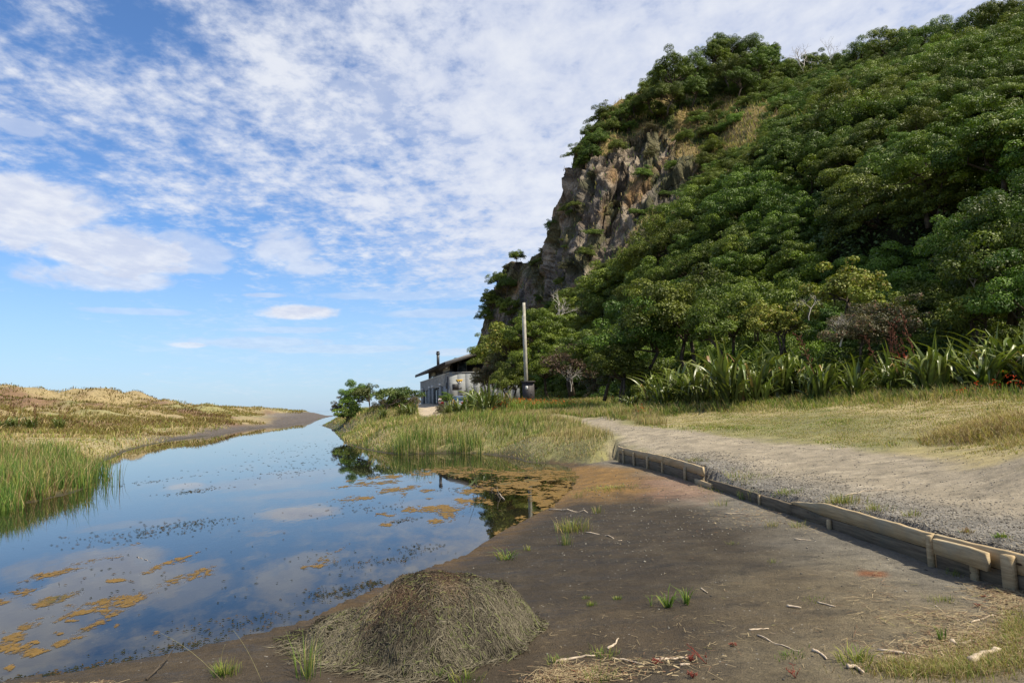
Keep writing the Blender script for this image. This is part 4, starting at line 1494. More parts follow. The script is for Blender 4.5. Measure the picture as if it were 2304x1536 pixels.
HC0 = np.array([-7.95, 85.0])          # near corner of the lower storey
HA = np.array([-15.55, 114.5]) - HC0
HLEN = np.linalg.norm(HA)
ha = HA / HLEN                          # along the garage wall, away from us
hb = np.array([ha[1], -ha[0]])          # along the front, to the right
if hb[0] < 0:
    hb = -hb
BZ = 1.78
HW = 9.0
house = empty('clubhouse', (HC0[0], HC0[1], BZ))
tag(house, 'grey two-storey surf clubhouse with two garage doors and a dark sloping roof', 'building')


def hp(u_, v_, z_):                     # u along garage wall, v to the right, z above its floor
    p = ha * u_ + hb * v_
    return np.array([p[0], p[1], z_])


def hbox(name, u0, u1, v0, v1, z0, z1, material, parent=None, label=None):
    mb = MB()
    A = [hp(u, v, z) for z in (z0, z1) for v in (v0, v1) for u in (u0, u1)]
    mb.add(A, [(0, 2, 3, 1), (4, 5, 7, 6), (0, 1, 5, 4), (2, 6, 7, 3), (0, 4, 6, 2), (1, 3, 7, 5)])
    o_ = mb.build(name, material, parent or house)
    if label:
        o_['label'] = label
    return o_


TOPW = D(1009, 839, 85)[2] - BZ         # parapet height above the floor
# garage wall with two openings
dz_ = 2.55


def u_of(px):
    """distance along the garage wall where a sight line crosses it"""
    d = ray(px, 900)
    A = np.array([[d[0], -ha[0]], [d[1], -ha[1]]])
    t_, u_ = np.linalg.solve(A, HC0)
    return u_


doors = [(u_of(995.3), u_of(977.8)), (u_of(970.2), u_of(954.5))]
segs = [(0, doors[0][0]), (doors[0][1], doors[1][0]), (doors[1][1], HLEN)]
for (u0, u1) in segs:
    hbox('wall', u0, u1, 0, .25, 0, dz_, M['clad'])
# overlapping boards above the doors: each course a board of its own
nb = 9
for i in range(nb):
    z0, z1 = dz_ + (TOPW - dz_) * i / nb, dz_ + (TOPW - dz_) * (i + 1) / nb
    hbox('weatherboard', -.03, HLEN, -.03 - .012 * (i % 2), .22, z0 + .015, z1, M['clad'])
hbox('wall', .0, HLEN - .1, .26, .4, dz_, TOPW - .02, M['dark'])
hbox('parapet_cap', -.12, HLEN + .08, -.10, .32, TOPW, TOPW + .10, M['trim'])
for (u0, u1) in doors:
    dr = hbox('garage_door', u0 + .02, u1 - .02, .30, .36, 0, dz_ - .02, M['door'])
    for i in range(7):
        z_ = .02 + i * (dz_ - .06) / 7
        hbox('door_panel', u0 + .03, u1 - .03, .27, .30, z_ + .02, z_ + (dz_ - .06) / 7 - .02, M['door'], dr)
    for uu_ in (u0, u1):
        hbox('door_brace', uu_ - .18, uu_ + .18, -.35, -.06, -.1, dz_ + .15, M['trim'])
        hbox('door_light', uu_ - .16, uu_ + .16, -.40, -.05, dz_ + .2, dz_ + .45, M['white'])
# front wall
for i in range(9):
    hbox('weatherboard', -.20, 0.02, .0 + i * 1.0, .985 + i * 1.0, 0, TOPW, M['clad'])
hbox('parapet_cap', -.28, .30, .34, HW, TOPW, TOPW + .10, M['trim'])
hbox('window', -.26, -.21, .0 - .55 + .9, .0 + .9 + .2, 2.0, 2.7, M['black'])
# floor of the upper storey, and the set-back upper walls
hbox('deck', .3, HLEN - .3, .42, HW, TOPW - 1.3, TOPW - 1.15, M['dark'])
EAVE = D(932, 845, 117)[2] - BZ - .3
EAVE = 5.60
UH = EAVE
us0, us1 = u_of(1003), HLEN - 3.6
hbox('upper_wall', us0, us1, .9, 1.1, TOPW - 1.15, UH, M['dark'])
for u_, w_ in ((5.5, .2), (us1 - .25, .2)):
    mb = MB()
    mb.prism([hp(u_, 1.12, TOPW - 1.15), hp(u_, HW * .7, TOPW - 1.15), hp(u_, HW * .7, UH - .05 + (HW * .7 - .9) * math.tan(R(17))), hp(u_, 1.12, UH - .05)], hp(0, 0, 0), hp(w_, 0, 0))
    mb.build('upper_wall', M['dark'], house)
for (pa, pb) in ((1000.5, 984), (969, 959.5)):
    ua, ub = u_of(pa), u_of(pb)
    w_ = hbox('window', ua, ub, .86, .895, TOPW + .10, UH - .35, M['black'])
    hbox('pane', ua + .35, ub - .35, .83, .855, TOPW + .15, UH - 1.05, M['glass'], w_)
    hbox('pane', ua + .35, ub - .35, .83, .855, UH - .95, UH - .45, simple('blind', (.42, .42, .38), .9), w_)
w_ = hbox('window', 5.44, 5.49, 2.0, 3.3, TOPW + .3, TOPW + 1.7, M['trim'])
hbox('pane', 5.40, 5.43, 2.12, 3.18, TOPW + .4, TOPW + 1.6, M['glass'], w_)
for i in range(2):
    hbox('deck_post', .7, .95, 1.2 + i * 4.2, 1.45 + i * 4.2, TOPW - 1.15, UH + .4 + i * 1.25 * .9, M['dark'])
# roof: slopes up from the eave over the garage wall to a ridge on the right
SL = math.tan(R(17))
ov = 1.55


def roof_plane(name, u0, u1, v0, v1, th0, th1, material, parent=None):
    mb = MB()
    zc = lambda v_: UH + (v_ - .9) * SL
    A = [hp(u, v, zc(v) + th) for th in (th0, th1) for v in (v0, v1) for u in (u0, u1)]
    mb.add(A, [(0, 2, 3, 1), (4, 5, 7, 6), (0, 1, 5, 4), (2, 6, 7, 3), (0, 4, 6, 2), (1, 3, 7, 5)])
    return mb.build(name, material, parent or house)


rf = roof_plane('roof', -1.1, HLEN + 1.2, .9 - ov, HW * .75, .02, .24, M['roof'])
for i in range(13):                     # courses of shingles
    v0 = .9 - ov + i * .55
    roof_plane('shingle_course', -1.15, HLEN + 1.25, v0, v0 + .53, .245, .285 + .012 * (i % 2), M['roof'], rf)
roof_plane('fascia', -1.22, -1.12, .9 - ov, HW * .75, -.12, .30, M['fascia'])
roof_plane('fascia', HLEN + 1.22, HLEN + 1.32, .9 - ov, HW * .75, -.12, .30, M['dark'])
roof_plane('fascia', -1.1, HLEN + 1.2, .9 - ov - .1, .9 - ov - .01, -.12, .30, M['dark'])
roof_plane('soffit_beam', -1.0, -.7, .9 - ov + .1, HW * .75, -.22, .0, M['dark'])
# flue
fu = u_of(982)
mb = MB()
fb = hp(fu, .35, UH - .2)
ftop = D(981, 792, 85 + fu * ha[1])[2] - BZ
mb.tube([fb, hp(fu, .35, ftop)], [.20, .20], 12)
fl = mb.build('flue', M['metal'], house)
mb = MB()
mb.tube([hp(fu, .35, ftop - .35), hp(fu, .35, ftop - .12)], [.27, .27], 12)
mb.tube([hp(fu, .35, ftop + .02), hp(fu, .35, ftop + .12)], [.30, .16], 12)
mb.build('flue_cap', M['metal'], fl)


# emblem on the front: yellow wings, dark shield, white foot
def fpoly(name, pts, u_, thick, material, parent=None):
    mb = MB()
    mb.prism([hp(u_, v, z) for v, z in pts], hp(0, 0, 0), hp(-thick, 0, 0))
    return mb.build(name, material, parent or house)


ev, ez = 1.25, TOPW - 1.05
em = fpoly('emblem', [(ev + (ev - .85 - ev) * .52, ez + (ez + .42 - ez) * .52), (ev + (ev + .85 - ev) * .52, ez + (ez + .42 - ez) * .52), (ev + (ev + .55 - ev) * .52, ez + (ez - .02 - ez) * .52), (ev + (ev + .3 - ev) * .52, ez + (ez - .12 - ez) * .52), (ev + (ev + .22 - ev) * .52, ez + (ez - .4 - ez) * .52), (ev + (ev - .22 - ev) * .52, ez + (ez - .4 - ez) * .52), (ev + (ev - .3 - ev) * .52, ez + (ez - .12 - ez) * .52), (ev + (ev - .55 - ev) * .52, ez + (ez - .02 - ez) * .52)], -.215, .03, M['yellow'])
fpoly('emblem_foot', [(ev + (ev - .3 - ev) * .52, ez + (ez - .14 - ez) * .52), (ev + (ev + .3 - ev) * .52, ez + (ez - .14 - ez) * .52), (ev + (ev + .22 - ev) * .52, ez + (ez - .44 - ez) * .52), (ev + (ev - .22 - ev) * .52, ez + (ez - .44 - ez) * .52)], -.25, .02, M['white'], em)
fpoly('emblem_badge', [(ev + (ev - .12 - ev) * .52, ez + (ez + .1 - ez) * .52), (ev + (ev + .12 - ev) * .52, ez + (ez + .1 - ez) * .52), (ev + (ev + .1 - ev) * .52, ez + (ez - .2 - ez) * .52), (ev + (ev - .1 - ev) * .52, ez + (ez - .2 - ez) * .52)], -.275, .02, M['black'], em)
fpoly('sign_plate', [(ev - .35, ez - .75), (ev + .25, ez - .75), (ev + .25, ez - .95), (ev - .35, ez - .95)], -.215, .03, M['metal'])
fpoly('sign_plate', [(ev - .1, ez - 1.15), (ev + .75, ez - 1.15), (ev + .75, ez - 1.4), (ev - .1, ez - 1.4)], -.215, .03, M['metal'])
fpoly('sign_plate', [(ev + .1, ez - 1.6), (ev + .75, ez - 1.6), (ev + .75, ez - 1.8), (ev + .1, ez - 1.8)], -.215, .03, M['metal'])
hbox('downpipe', .9, 1.0, -.14, -.05, .3, TOPW - .4, M['metal'])
hbox('meter_box', 1.2, 2.1, -.16, -.05, 2.2, 2.9, M['black'])

# ================================================================== UTILITY POLE AND CABINET
pb_, pt_ = D(1186, 905, 47), D(1181, 681, 47)
pl_ = empty('utility_pole', (pb_[0], pb_[1], 1.5))
tag(pl_, 'pale bare wooden utility pole without wires rising behind the black cabinet', 'pole')
mb = MB()
hh = pt_[2] - 1.5
mb.tube([(0, 0, -.3), (0, 0, hh * .5), (0, 0, hh)], [.125, .112, .10], 12)
ps = mb.build('shaft', M['pole'], pl_, False)
mb = MB()
mb.box((-.125, -.02, hh * .45), (.05, .05, hh * .85))
mb.build('cable_cover', M['trim'], pl_)
M['cab'] = simple('cabinet_paint', (.045, .040, .042), .6, .3, .15, 3)
cb = D(1190, 905, 45.6)
cabt = D(1190, 858, 45.6)[2]
ch = cabt - 1.55
cab = empty('power_cabinet', (cb[0], cb[1], 1.55), R(-8))
tag(cab, 'black metal service cabinet with a small white notice in front of the utility pole', 'cabinet')
mb = MB()
mb.box((0, 0, ch / 2 - .05), (.76, .45, ch - .1 + .1))
mb.build('body', M['cab'], cab)
mb = MB()
mb.box((0, 0, ch - .02), (.92, .6, .07))
mb.build('lid', M['cab'], cab)
mb = MB()
mb.box((-.02, -.235, ch / 2), (.62, .014, ch - .2))
dr = mb.build('door', M['cab'], cab)
mb = MB()
mb.box((.22, -.252, ch * .5), (.03, .02, .10))
mb.build('handle', M['metal'], dr)
mb = MB()
mb.box((-.08, -.25, ch * .74), (.15, .008, .24))
mb.build('notice', M['white'], cab)
mb = MB()
for i in range(4):
    mb.box((-.08, -.2555, ch * .74 + .07 - i * .045), (.10, .002, .016))
mb.build('notice_print', M['cab'], cab)

# ================================================================== PEOPLE AND CAR BY THE CLUBHOUSE
M['skin'] = simple('skin', (.45, .27, .19), .6, .3, .05, 9)
M['hair'] = simple('hair', (.03, .02, .015), .7, .3, .2, 20)
M['cloth_white'] = simple('white_shirt', (.70, .62, .62), .9, .1, .08, 9)
M['cloth_dark'] = simple('dark_shorts', (.05, .06, .09), .9, .1, .2, 9)


def skin_mesh(name, pts, edges, rad, material, parent, sub=1, root=0):
    me = bpy.data.meshes.new(name)
    me.from_pydata([tuple(p) for p in pts], edges, [])
    ob = bpy.data.objects.new(name, me)
    COL.objects.link(ob)
    ob.modifiers.new('skin', 'SKIN').use_smooth_shade = True
    if not me.skin_vertices:
        bpy.context.view_layer.objects.active = ob
        bpy.ops.mesh.customdata_skin_add()
    for i, r_ in enumerate(rad):
        me.skin_vertices[0].data[i].radius = (r_, r_ * .82)
    me.skin_vertices[0].data[root].use_root = True
    ob.modifiers.new('sub', 'SUBSURF').levels = sub
    dg = bpy.context.evaluated_depsgraph_get()
    ev_ = ob.evaluated_get(dg)
    nm = bpy.data.meshes.new_from_object(ev_)
    bpy.data.objects.remove(ob)
    nm.name = name
    nm.materials.clear()
    nm.materials.append(material)
    o_ = bpy.data.objects.new(name, nm)
    COL.objects.link(o_)
    o_.parent = parent
    return o_


def person(loc, rz, label, shirt, shorts, bag=None):
    t = empty('person', loc, rz)
    tag(t, label, 'person')
    J = [(0, 0, .95), (0, 0, 1.15), (0, 0, 1.38), (0, 0, 1.50), (0, -.02, 1.60), (0, -.01, 1.70),
         (.18, 0, 1.40), (.24, -.02, 1.15), (.20, -.16, .98), (.17, -.22, .92),
         (-.18, 0, 1.40), (-.25, .0, 1.13), (-.20, -.18, 1.02), (-.12, -.26, 1.0),
         (.09, 0, .90), (.10, -.02, .50), (.10, .02, .08), (.11, -.14, .03),
         (-.09, 0, .90), (-.11, -.02, .50), (-.12, .02, .08), (-.13, -.14, .03)]
    E = [(0, 1), (1, 2), (2, 3), (3, 4), (4, 5), (2, 6), (6, 7), (7, 8), (8, 9), (2, 10), (10, 11), (11, 12), (12, 13), (0, 14), (14, 15), (15, 16), (16, 17), (0, 18), (18, 19), (19, 20), (20, 21)]
    rd = [.14, .13, .15, .055, .09, .085, .06, .045, .035, .035, .06, .045, .035, .035, .09, .06, .04, .035, .09, .06, .04, .035]
    skin_mesh('body', J, E, rd, M['skin'], t)
    skin_mesh('shirt', [(0, 0, .92), (0, 0, 1.15), (0, 0, 1.40), (.19, 0, 1.40), (.235, -.01, 1.2), (-.19, 0, 1.40), (-.24, 0, 1.2)], [(0, 1), (1, 2), (2, 3), (3, 4), (2, 5), (5, 6)], [.165, .155, .165, .08, .065, .08, .065], shirt, t)
    skin_mesh('shorts', [(0, 0, .95), (.09, 0, .86), (.10, -.02, .6), (-.09, 0, .86), (-.11, -.02, .6)], [(0, 1), (1, 2), (0, 3), (3, 4)], [.155, .11, .09, .11, .09], shorts, t)
    skin_mesh('hair', [(0, .02, 1.66), (0, .03, 1.74)], [(0, 1)], [.095, .09], M['hair'], t)
    if bag:
        mb = MB()
        mb.box((.02, -.30, 1.05), (.24, .14, .20))
        b_ = mb.build('bag', bag)
        b_.location = t.location
        b_.rotation_euler = t.rotation_euler
        tag(b_, 'red bag held in front of the person in white', 'bag')
    return t


P = D(992, 905, 62)
gz = ground(P[0], P[1])
ptop = D(992, 888, 62)[2]
person((P[0], P[1], ptop - 1.78), R(25), 'person in a pale top with dark hair holding something red beside the garage door', M['cloth_white'], M['cloth_dark'], M['red'])
P = D(1017, 905, 61)
person((P[0], P[1], D(1017, 894, 61)[2] - 1.78), R(-60), 'person in a white top half hidden behind the flax on the bank', M['white'], M['cloth_dark'])

car = D(1047, 905, 62)
cz = D(1047, 884, 62)[2] - 1.70
cr = empty('parked_car', (car[0], car[1], cz), R(72))
tag(cr, 'silver parked car with bluish windows mostly hidden behind the flax clumps', 'car')
M['carpaint'] = simple('silver_paint', (.45, .47, .50), .35, .5, .05, 2, metal=.4)
M['tyre'] = simple('tyre', (.03, .03, .03), .9, .1)
m_, kk, o = mat('car_glass')
principled(kk, o, (.08, .17, .21), .08, .7)
M['carglass'] = m_
side = [(-2.1, .35), (-2.15, .75), (-1.95, .98), (-1.5, 1.05), (1.0, 1.02), (1.9, .85), (2.1, .6), (2.1, .35)]
roofp = [(-1.75, 1.03), (-1.25, 1.40), (-.6, 1.47), (.1, 1.44), (.95, 1.02)]
mb = MB()
mb.prism([(x, 0, z) for x, z in side], (0, -.85, 0), (0, .85, 0))
bd = mb.build('body', M['carpaint'], cr)
mb = MB()
mb.prism([(x, 0, z) for x, z in roofp], (0, -.70, 0), (0, .70, 0))
cbn = mb.build('cabin', M['carpaint'], cr)
for sg in (-1, 1):
    mb = MB()
    mb.prism([(-1.5, 0, 1.08), (-1.15, 0, 1.34), (-.3, 0, 1.39), (-.3, 0, 1.08)], (0, sg * .705, 0), (0, sg * .72, 0))
    mb.build('window', M['carglass'], cbn)
    mb = MB()
    mb.prism([(-.22, 0, 1.08), (-.22, 0, 1.39), (.08, 0, 1.38), (.72, 0, 1.08)], (0, sg * .705, 0), (0, sg * .72, 0))
    mb.build('window', M['carglass'], cbn)
    for wx in (-1.3, 1.35):
        mb = MB()
        mb.tube([(wx, sg * .72, .33), (wx, sg * .90, .33)], [.33, .33], 16)
        w_ = mb.build('wheel', M['tyre'], cr)
        mb = MB()
        mb.tube([(wx, sg * .89, .33), (wx, sg * .915, .33)], [.19, .19], 12)
        mb.build('rim', M['carpaint'], w_)
    mb = MB()
    mb.box((-2.12, sg * .62, .80), (.06, .28, .16))
    mb.build('tail_light', M['red'], cr)
mb = MB()
mb.prism([(-1.78, 0, 1.06), (-1.30, 0, 1.385), (-1.28, 0, 1.36), (-1.74, 0, 1.04)], (0, -.6, 0), (0, .6, 0))
mb.build('rear_window', M['carglass'], cbn)

# ================================================================== GROUND COVER
def blades_mesh(name, P, h, w, lean, az_, cb, ct, rise=None):
    """one bent, tapering blade per row: 3 triangles"""
    n = len(P)
    d = np.stack([np.cos(az_), np.sin(az_), np.zeros(n)], 1)
    s_ = np.stack([-np.sin(az_ + rng.normal(0, .9, n)), np.cos(az_ + rng.normal(0, .9, n)), np.zeros(n)], 1)
    w_ = (w / 2)[:, None] * s_
    up = np.array([0, 0, 1.0])[None]
    mid_ = P + d * (h * lean * .35)[:, None] + up * (h * .58 * np.sqrt(np.clip(1 - lean ** 2 * .3, .1, 1)))[:, None]
    tip = P + d * (h * lean)[:, None] + up * (h * np.sqrt(np.clip(1 - lean ** 2 * .8, .05, 1)))[:, None]
    V = np.stack([P - w_, P + w_, mid_ - w_ * .75, mid_ + w_ * .75, tip], 1).reshape(-1, 3)
    b = np.arange(n) * 5
    T = np.concatenate([np.stack([b, b + 1, b + 3], 1), np.stack([b, b + 3, b + 2], 1), np.stack([b + 2, b + 3, b + 4], 1)])
    cm = cb + (ct - cb) * .5
    C = np.stack([cb, cb, cm, cm, ct], 1).reshape(-1, 3)
    return np_mesh(name, V, T, None, C)


GR_G = (np.array([.070, .120, .020]), np.array([.190, .270, .055]))      # lush green
GR_Y = (np.array([.150, .165, .035]), np.array([.370, .350, .100]))      # yellow-green
GR_D = (np.array([.230, .175, .075]), np.array([.520, .410, .220]))      # dry straw
GR_B = (np.array([.120, .075, .038]), np.array([.270, .165, .090]))      # brown heads
GR_R = (np.array([.040, .090, .018]), np.array([.110, .190, .045]))      # rushes


def palette(n, wts, field=None):
    ps = [GR_G, GR_Y, GR_D, GR_B, GR_R]
    wts = np.array(wts, float)
    wts = np.broadcast_to(wts, (n, 5)) if wts.ndim == 1 else wts
    cum = np.cumsum(wts / wts.sum(1, keepdims=True), axis=1)
    pick = (rng.random(n)[:, None] > cum).sum(1).clip(0, 4)
    B = np.array([p[0] for p in ps])[pick]
    T = np.array([p[1] for p in ps])[pick]
    j = (.75 + .5 * rng.random(n))[:, None]
    return B * j, T * j


def scatter(n, az0, az1, r0, r1, power=1.0):
    """random ground points between two bearings, denser nearer by"""
    a = rng.uniform(R(az0), R(az1), n)
    u = rng.random(n)
    if power == 0:
        r_ = np.sqrt(r0 ** 2 + u * (r1 ** 2 - r0 ** 2))
    else:
        r_ = r0 * (r1 / r0) ** (u ** power)
    return np.stack([np.sin(a) * r_, np.cos(a) * r_], 1)


def grow(name, label_kind, Q, hfun, wfun, pal, lean=(.15, .6), wind=None, dz=0.0):
    z = height(Q)
    P = np.column_stack([Q, z + dz])
    n = len(P)
    h = hfun(P) if callable(hfun) else np.full(n, hfun)
    w = wfun(P) if callable(wfun) else np.full(n, wfun)
    az_ = rng.uniform(0, 2 * math.pi, n) if wind is None else rng.normal(wind, 1.0, n)
    cb, ct = pal if isinstance(pal, tuple) else palette(n, pal)
    o_ = link(name, blades_mesh(name, P, h * (.6 + .7 * rng.random(n)), w, rng.uniform(lean[0], lean[1], n), az_, cb, ct), M['grass'])
    tag(o_, kind='stuff')
    return o_


def rr_(P):
    return np.hypot(P[:, 0], P[:, 1])


def masks(Q):
    return poly_sd(Q, POND), poly_sd(Q, MUD), poly_sd(Q, PATH), poly_sd(Q, DRIVE)


def pxs(Q, z=None):
    z = height(Q, False) if z is None else z
    return proj(np.column_stack([Q, z]))


# --- the left bank: meadow between reeds and dunes
Q = scatter(60000, -50, -8, 13.5, 75, 1.0)
p_, md, pa, dv = masks(Q)
Q = Q[(p_ < -.05) & (Q[:, 0] < -4) & (Q[:, 1] > 6)]
x_, y_ = pxs(Q)
k1 = fbm(Q[:, 0] / 3, Q[:, 1] / 6, 4, 201)
k2 = fbm(Q[:, 0] / 9, Q[:, 1] / 12, 3, 205)
r_ = np.hypot(Q[:, 0], Q[:, 1])
wts = np.stack([.5 * (k1 < .5) + .05, np.full(len(Q), 1.0), 2.0 * sstep(k2, .35, .65) + .5, .8 * sstep(k1, .52, .68) + .15, .03 * np.ones(len(Q))], 1)
keep = ~((r_ > 45) & (x_ > 380) & (poly_sd(Q, POND) > -.7))
hf = (.07 + .20 * sstep(fbm(Q[:, 0] / 1.6, Q[:, 1] / 1.6, 3, 207), .42, .7)) * (1 + r_ / 120)
Q, wts, hf = Q[keep], wts[keep], hf[keep]
grow('meadow_grass', '', Q, lambda P: hf, lambda P: .006 + .00075 * rr_(P), palette(len(Q), wts), (.2, .8))

# --- dune grass and scrub
Q = scatter(120000, -42, -9, 55, 185, 1.0)
p_, md, pa, dv = masks(Q)
tus = fbm(Q[:, 0] / 2.3, Q[:, 1] / 2.3, 3, 211)
r_ = np.hypot(Q[:, 0], Q[:, 1])
x_, y_ = pxs(Q)
zq = height(Q, False)
keep = (p_ < -1.3 - 3.2 * sstep(r_, 88, 115)) & (Q[:, 1] < 186) & (tus > .40) & ~((zq < 1.2) & (r_ > 90) & (x_ > 520)) & ((x_ < 600) | ((zq > 1.3) & (x_ < 705)))
Q, tus = Q[keep], tus[keep]
k2 = fbm(Q[:, 0] / 11, Q[:, 1] / 11, 4, 213)
k3 = fbm(Q[:, 0] / 16, Q[:, 1] / 16, 3, 217)
wts = np.stack([.10 * sstep(k3, .55, .65), .30 + .7 * sstep(k3, .5, .65), 2.0 * sstep(k2, .66, .42) + .4, 1.7 * sstep(k2, .46, .62), np.full(len(Q), .05)], 1)
grow('dune_grass', '', Q, lambda P: .28 + .8 * (tus - .4), lambda P: .010 + .0007 * rr_(P), palette(len(Q), wts), (.45, 1.0), wind=-.6)

# --- rushes at the left edge standing in the water
reed_poly = np.array([G(a - 38, b, 0) for a, b in [(-500, 1265), (0, 1154), (82, 1143), (165, 1122), (225, 1104), (262, 1075), (262, 1052), (200, 1040), (60, 1030), (-100, 1030), (-600, 1060)]])
Q = scatter(70000, -46, -24, 11, 26, 1.0)
Q = Q[poly_sd(Q, reed_poly) + (fbm(Q[:, 0] * 1.3, Q[:, 1] * 1.3, 3, 221) - .55) * 1.3 > 0]
tuf = fbm(Q[:, 0] * 1.6, Q[:, 1] * 1.6, 3, 223)
Q, tuf = Q[tuf > .36], tuf[tuf > .36]
edge_ = poly_sd(Q, reed_poly)
wts = np.stack([np.full(len(Q), .9), np.full(len(Q), .35), .25 + .5 * sstep(edge_, .5, 2.5), .1 + .3 * sstep(edge_, .5, 2.0), np.full(len(Q), 1.5)], 1)
grow('rushes', '', Q, lambda P: .48 + .5 * (tuf - .4), lambda P: .009 + .0003 * rr_(P), palette(len(Q), wts), (.05, .45), dz=-.05)
# browner reed tops behind
Q = scatter(9000, -48, -26, 14, 27, 1.0)
Q = Q[poly_sd(Q, reed_poly) - .1 > 0]
grow('dry_rushes', '', Q, lambda P: .62 + 0 * P[:, 0], lambda P: .006 + .0003 * rr_(P), palette(len(Q), [.1, .2, 1.2, 1.3, .3]), (.1, .75), dz=-.03)
# thin stems out in the water
Q = np.array([G(a + random.gauss(0, 7), b + random.gauss(0, 5), 0) for a, b in [(205, 1108), (215, 1100), (228, 1095), (236, 1098), (243, 1090), (250, 1085), (262, 1078), (272, 1086), (190, 1112), (178, 1118), (160, 1125), (225, 1085), (240, 1080)] for _ in range(7)])
grow('rush_stems', '', Q, lambda P: .70 + 0 * P[:, 0], lambda P: np.full(len(P), .011), palette(len(Q), [.3, .1, .1, .2, 2]), (.02, .35), dz=-.05)

# --- the grassy bank in the middle
Q = scatter(150000, -17, 12, 15.5, 150, .95)
p_, md, pa, dv = masks(Q)
r_ = np.hypot(Q[:, 0], Q[:, 1])
keep = (p_ < -.02) & (md < -.12) & (pa < -.35 + .5 * (fbm(Q[:, 0] * 1.5, Q[:, 1] * 1.5, 3, 231) - .5)) & (dv < 0) & (Q[:, 0] > -44) & ((Q[:, 1] < 80) | (Q[:, 0] < -9))
Q = Q[keep]
p_, md, pa, dv = masks(Q)
r_ = np.hypot(Q[:, 0], Q[:, 1])
x_, y_ = pxs(Q)
keep = (x_ > 715) & (y_ > 880)
Q, p_, pa, md, r_, x_, y_ = [v_[keep] for v_ in (Q, p_, pa, md, r_, x_, y_)]
k1 = fbm(Q[:, 0] / 1.8, Q[:, 1] / 2.6, 4, 233)
lush = sstep(k1, .50, .62) * .8 + sstep(-p_, 2.5, .2) * (x_ < 900) * 1.5
dryn = sstep(pa, -2.6, -.3) * 2.4 + sstep(k1, .52, .40) * 1.3
wts = np.stack([lush + .25, np.full(len(Q), .8), dryn + .35, .18 + .5 * sstep(np.hypot(x_ - 1220, (y_ - 1040) * 3), 170, 60), .15 + .3 * (x_ < 1080) * sstep(-p_, 1.2, .1)], 1)
hf = .10 + .15 * sstep(-p_, .3, 3.0) + .02 * sstep(pa, -2.2, -.5) + .16 * sstep(k1, .45, .65) * sstep(-p_, .5, 2)
hf *= .55 + .9 * fbm(Q[:, 0] * 2.6, Q[:, 1] * 2.6, 3, 239)
hf *= (.8 + .2 * sstep(np.hypot(x_ - 1250, (y_ - 1040) * 2.4), 60, 170))
grow('bank_grass', '', Q, lambda P: hf, lambda P: .004 + .00050 * rr_(P), palette(len(Q), wts), (.1, .95), wind=.3)
# rushes at the water's edge below the bank
Q = scatter(16000, -12, -1.5, 18, 27, 1.0)
x_, y_ = pxs(Q)
cl = fbm(Q[:, 0] * 1.4, Q[:, 1] * 1.4, 3, 241)
p_ = poly_sd(Q, POND)
keep = (p_ < .12) & (p_ > -1.1) & (x_ > 868) & (x_ < 1085) & (cl > .42)
Q = Q[keep]
grow('edge_rushes', '', Q, lambda P: .60 + 0 * P[:, 0], lambda P: .006 + .0004 * rr_(P), palette(len(Q), [.6, .5, .6, .1, 1.4]), (.05, .35), dz=-.03)
# tall pale seed heads beside the path
Q = scatter(15000, -3, 14, 15, 40, 1.0)
p_, md, pa, dv = masks(Q)
keep = (pa < -.2) & (pa > -2.0) & (md < -.15) & (p_ < -1.5) & (Q[:, 0] < 5.5)
x_, y_ = pxs(Q)
keep &= (x_ > 1120) & (x_ < 1500)
grow('seed_heads', '', Q[keep], lambda P: .26 + 0 * P[:, 0], lambda P: .004 + .0003 * rr_(P), palette(int(keep.sum()), [.1, .3, 2.5, .3, 0]), (.05, .4), wind=.3)

# --- orange-flowered clump by the black cabinet
cx_, cy_ = D(1205, 925, 41)[:2]
Q = np.array([cx_, cy_]) + rng.normal(size=(4200, 2)) * np.array([1.5, 1.2])
grow('montbretia_leaves', '', Q, lambda P: .62 + 0 * P[:, 0], lambda P: .03 + 0 * P[:, 0], palette(len(Q), [2, .8, .25, .1, .5]), (.1, .7))
fl_n = 420
Q = np.array([cx_, cy_]) + rng.normal(size=(fl_n, 2)) * np.array([1.6, 1.0])
P = np.column_stack([Q, height(Q) + rng.uniform(.42, .72, fl_n)])
Nn = rng.normal(size=(fl_n, 3))
Nn /= np.linalg.norm(Nn, axis=1)[:, None]
o_ = link('orange_flowers', leaves_mesh('orange_flowers', P, Nn, np.full(fl_n, .055), np.array([[.62, .13, .02]]) * rng.uniform(.6, 1.1, (fl_n, 1))), M['grass'])
tag(o_, kind='stuff')
Pf = []
for (x, y, Yd) in [(1128, 905, 36), (1112, 918, 35.5), (1102, 928, 35), (1140, 908, 36), (2235, 862, 20.6), (2200, 868, 20.8), (2270, 850, 20), (2165, 880, 21), (2290, 862, 20), (2030, 800, 23.6), (1445, 918, 27.5)]:
    c = D(x, y, Yd)
    for _ in range(14):
        Pf.append(c + np.array([random.gauss(0, .10), random.gauss(0, .08), random.gauss(0, .08)]))
Pf = np.array(Pf)
Nn = rng.normal(size=Pf.shape)
Nn /= np.linalg.norm(Nn, axis=1)[:, None]
o_ = link('red_flowers', leaves_mesh('red_flowers', Pf, Nn, np.full(len(Pf), .030), np.array([[.60, .06, .015]]) * rng.uniform(.6, 1.1, (len(Pf), 1))), M['grass'])
tag(o_, kind='stuff')

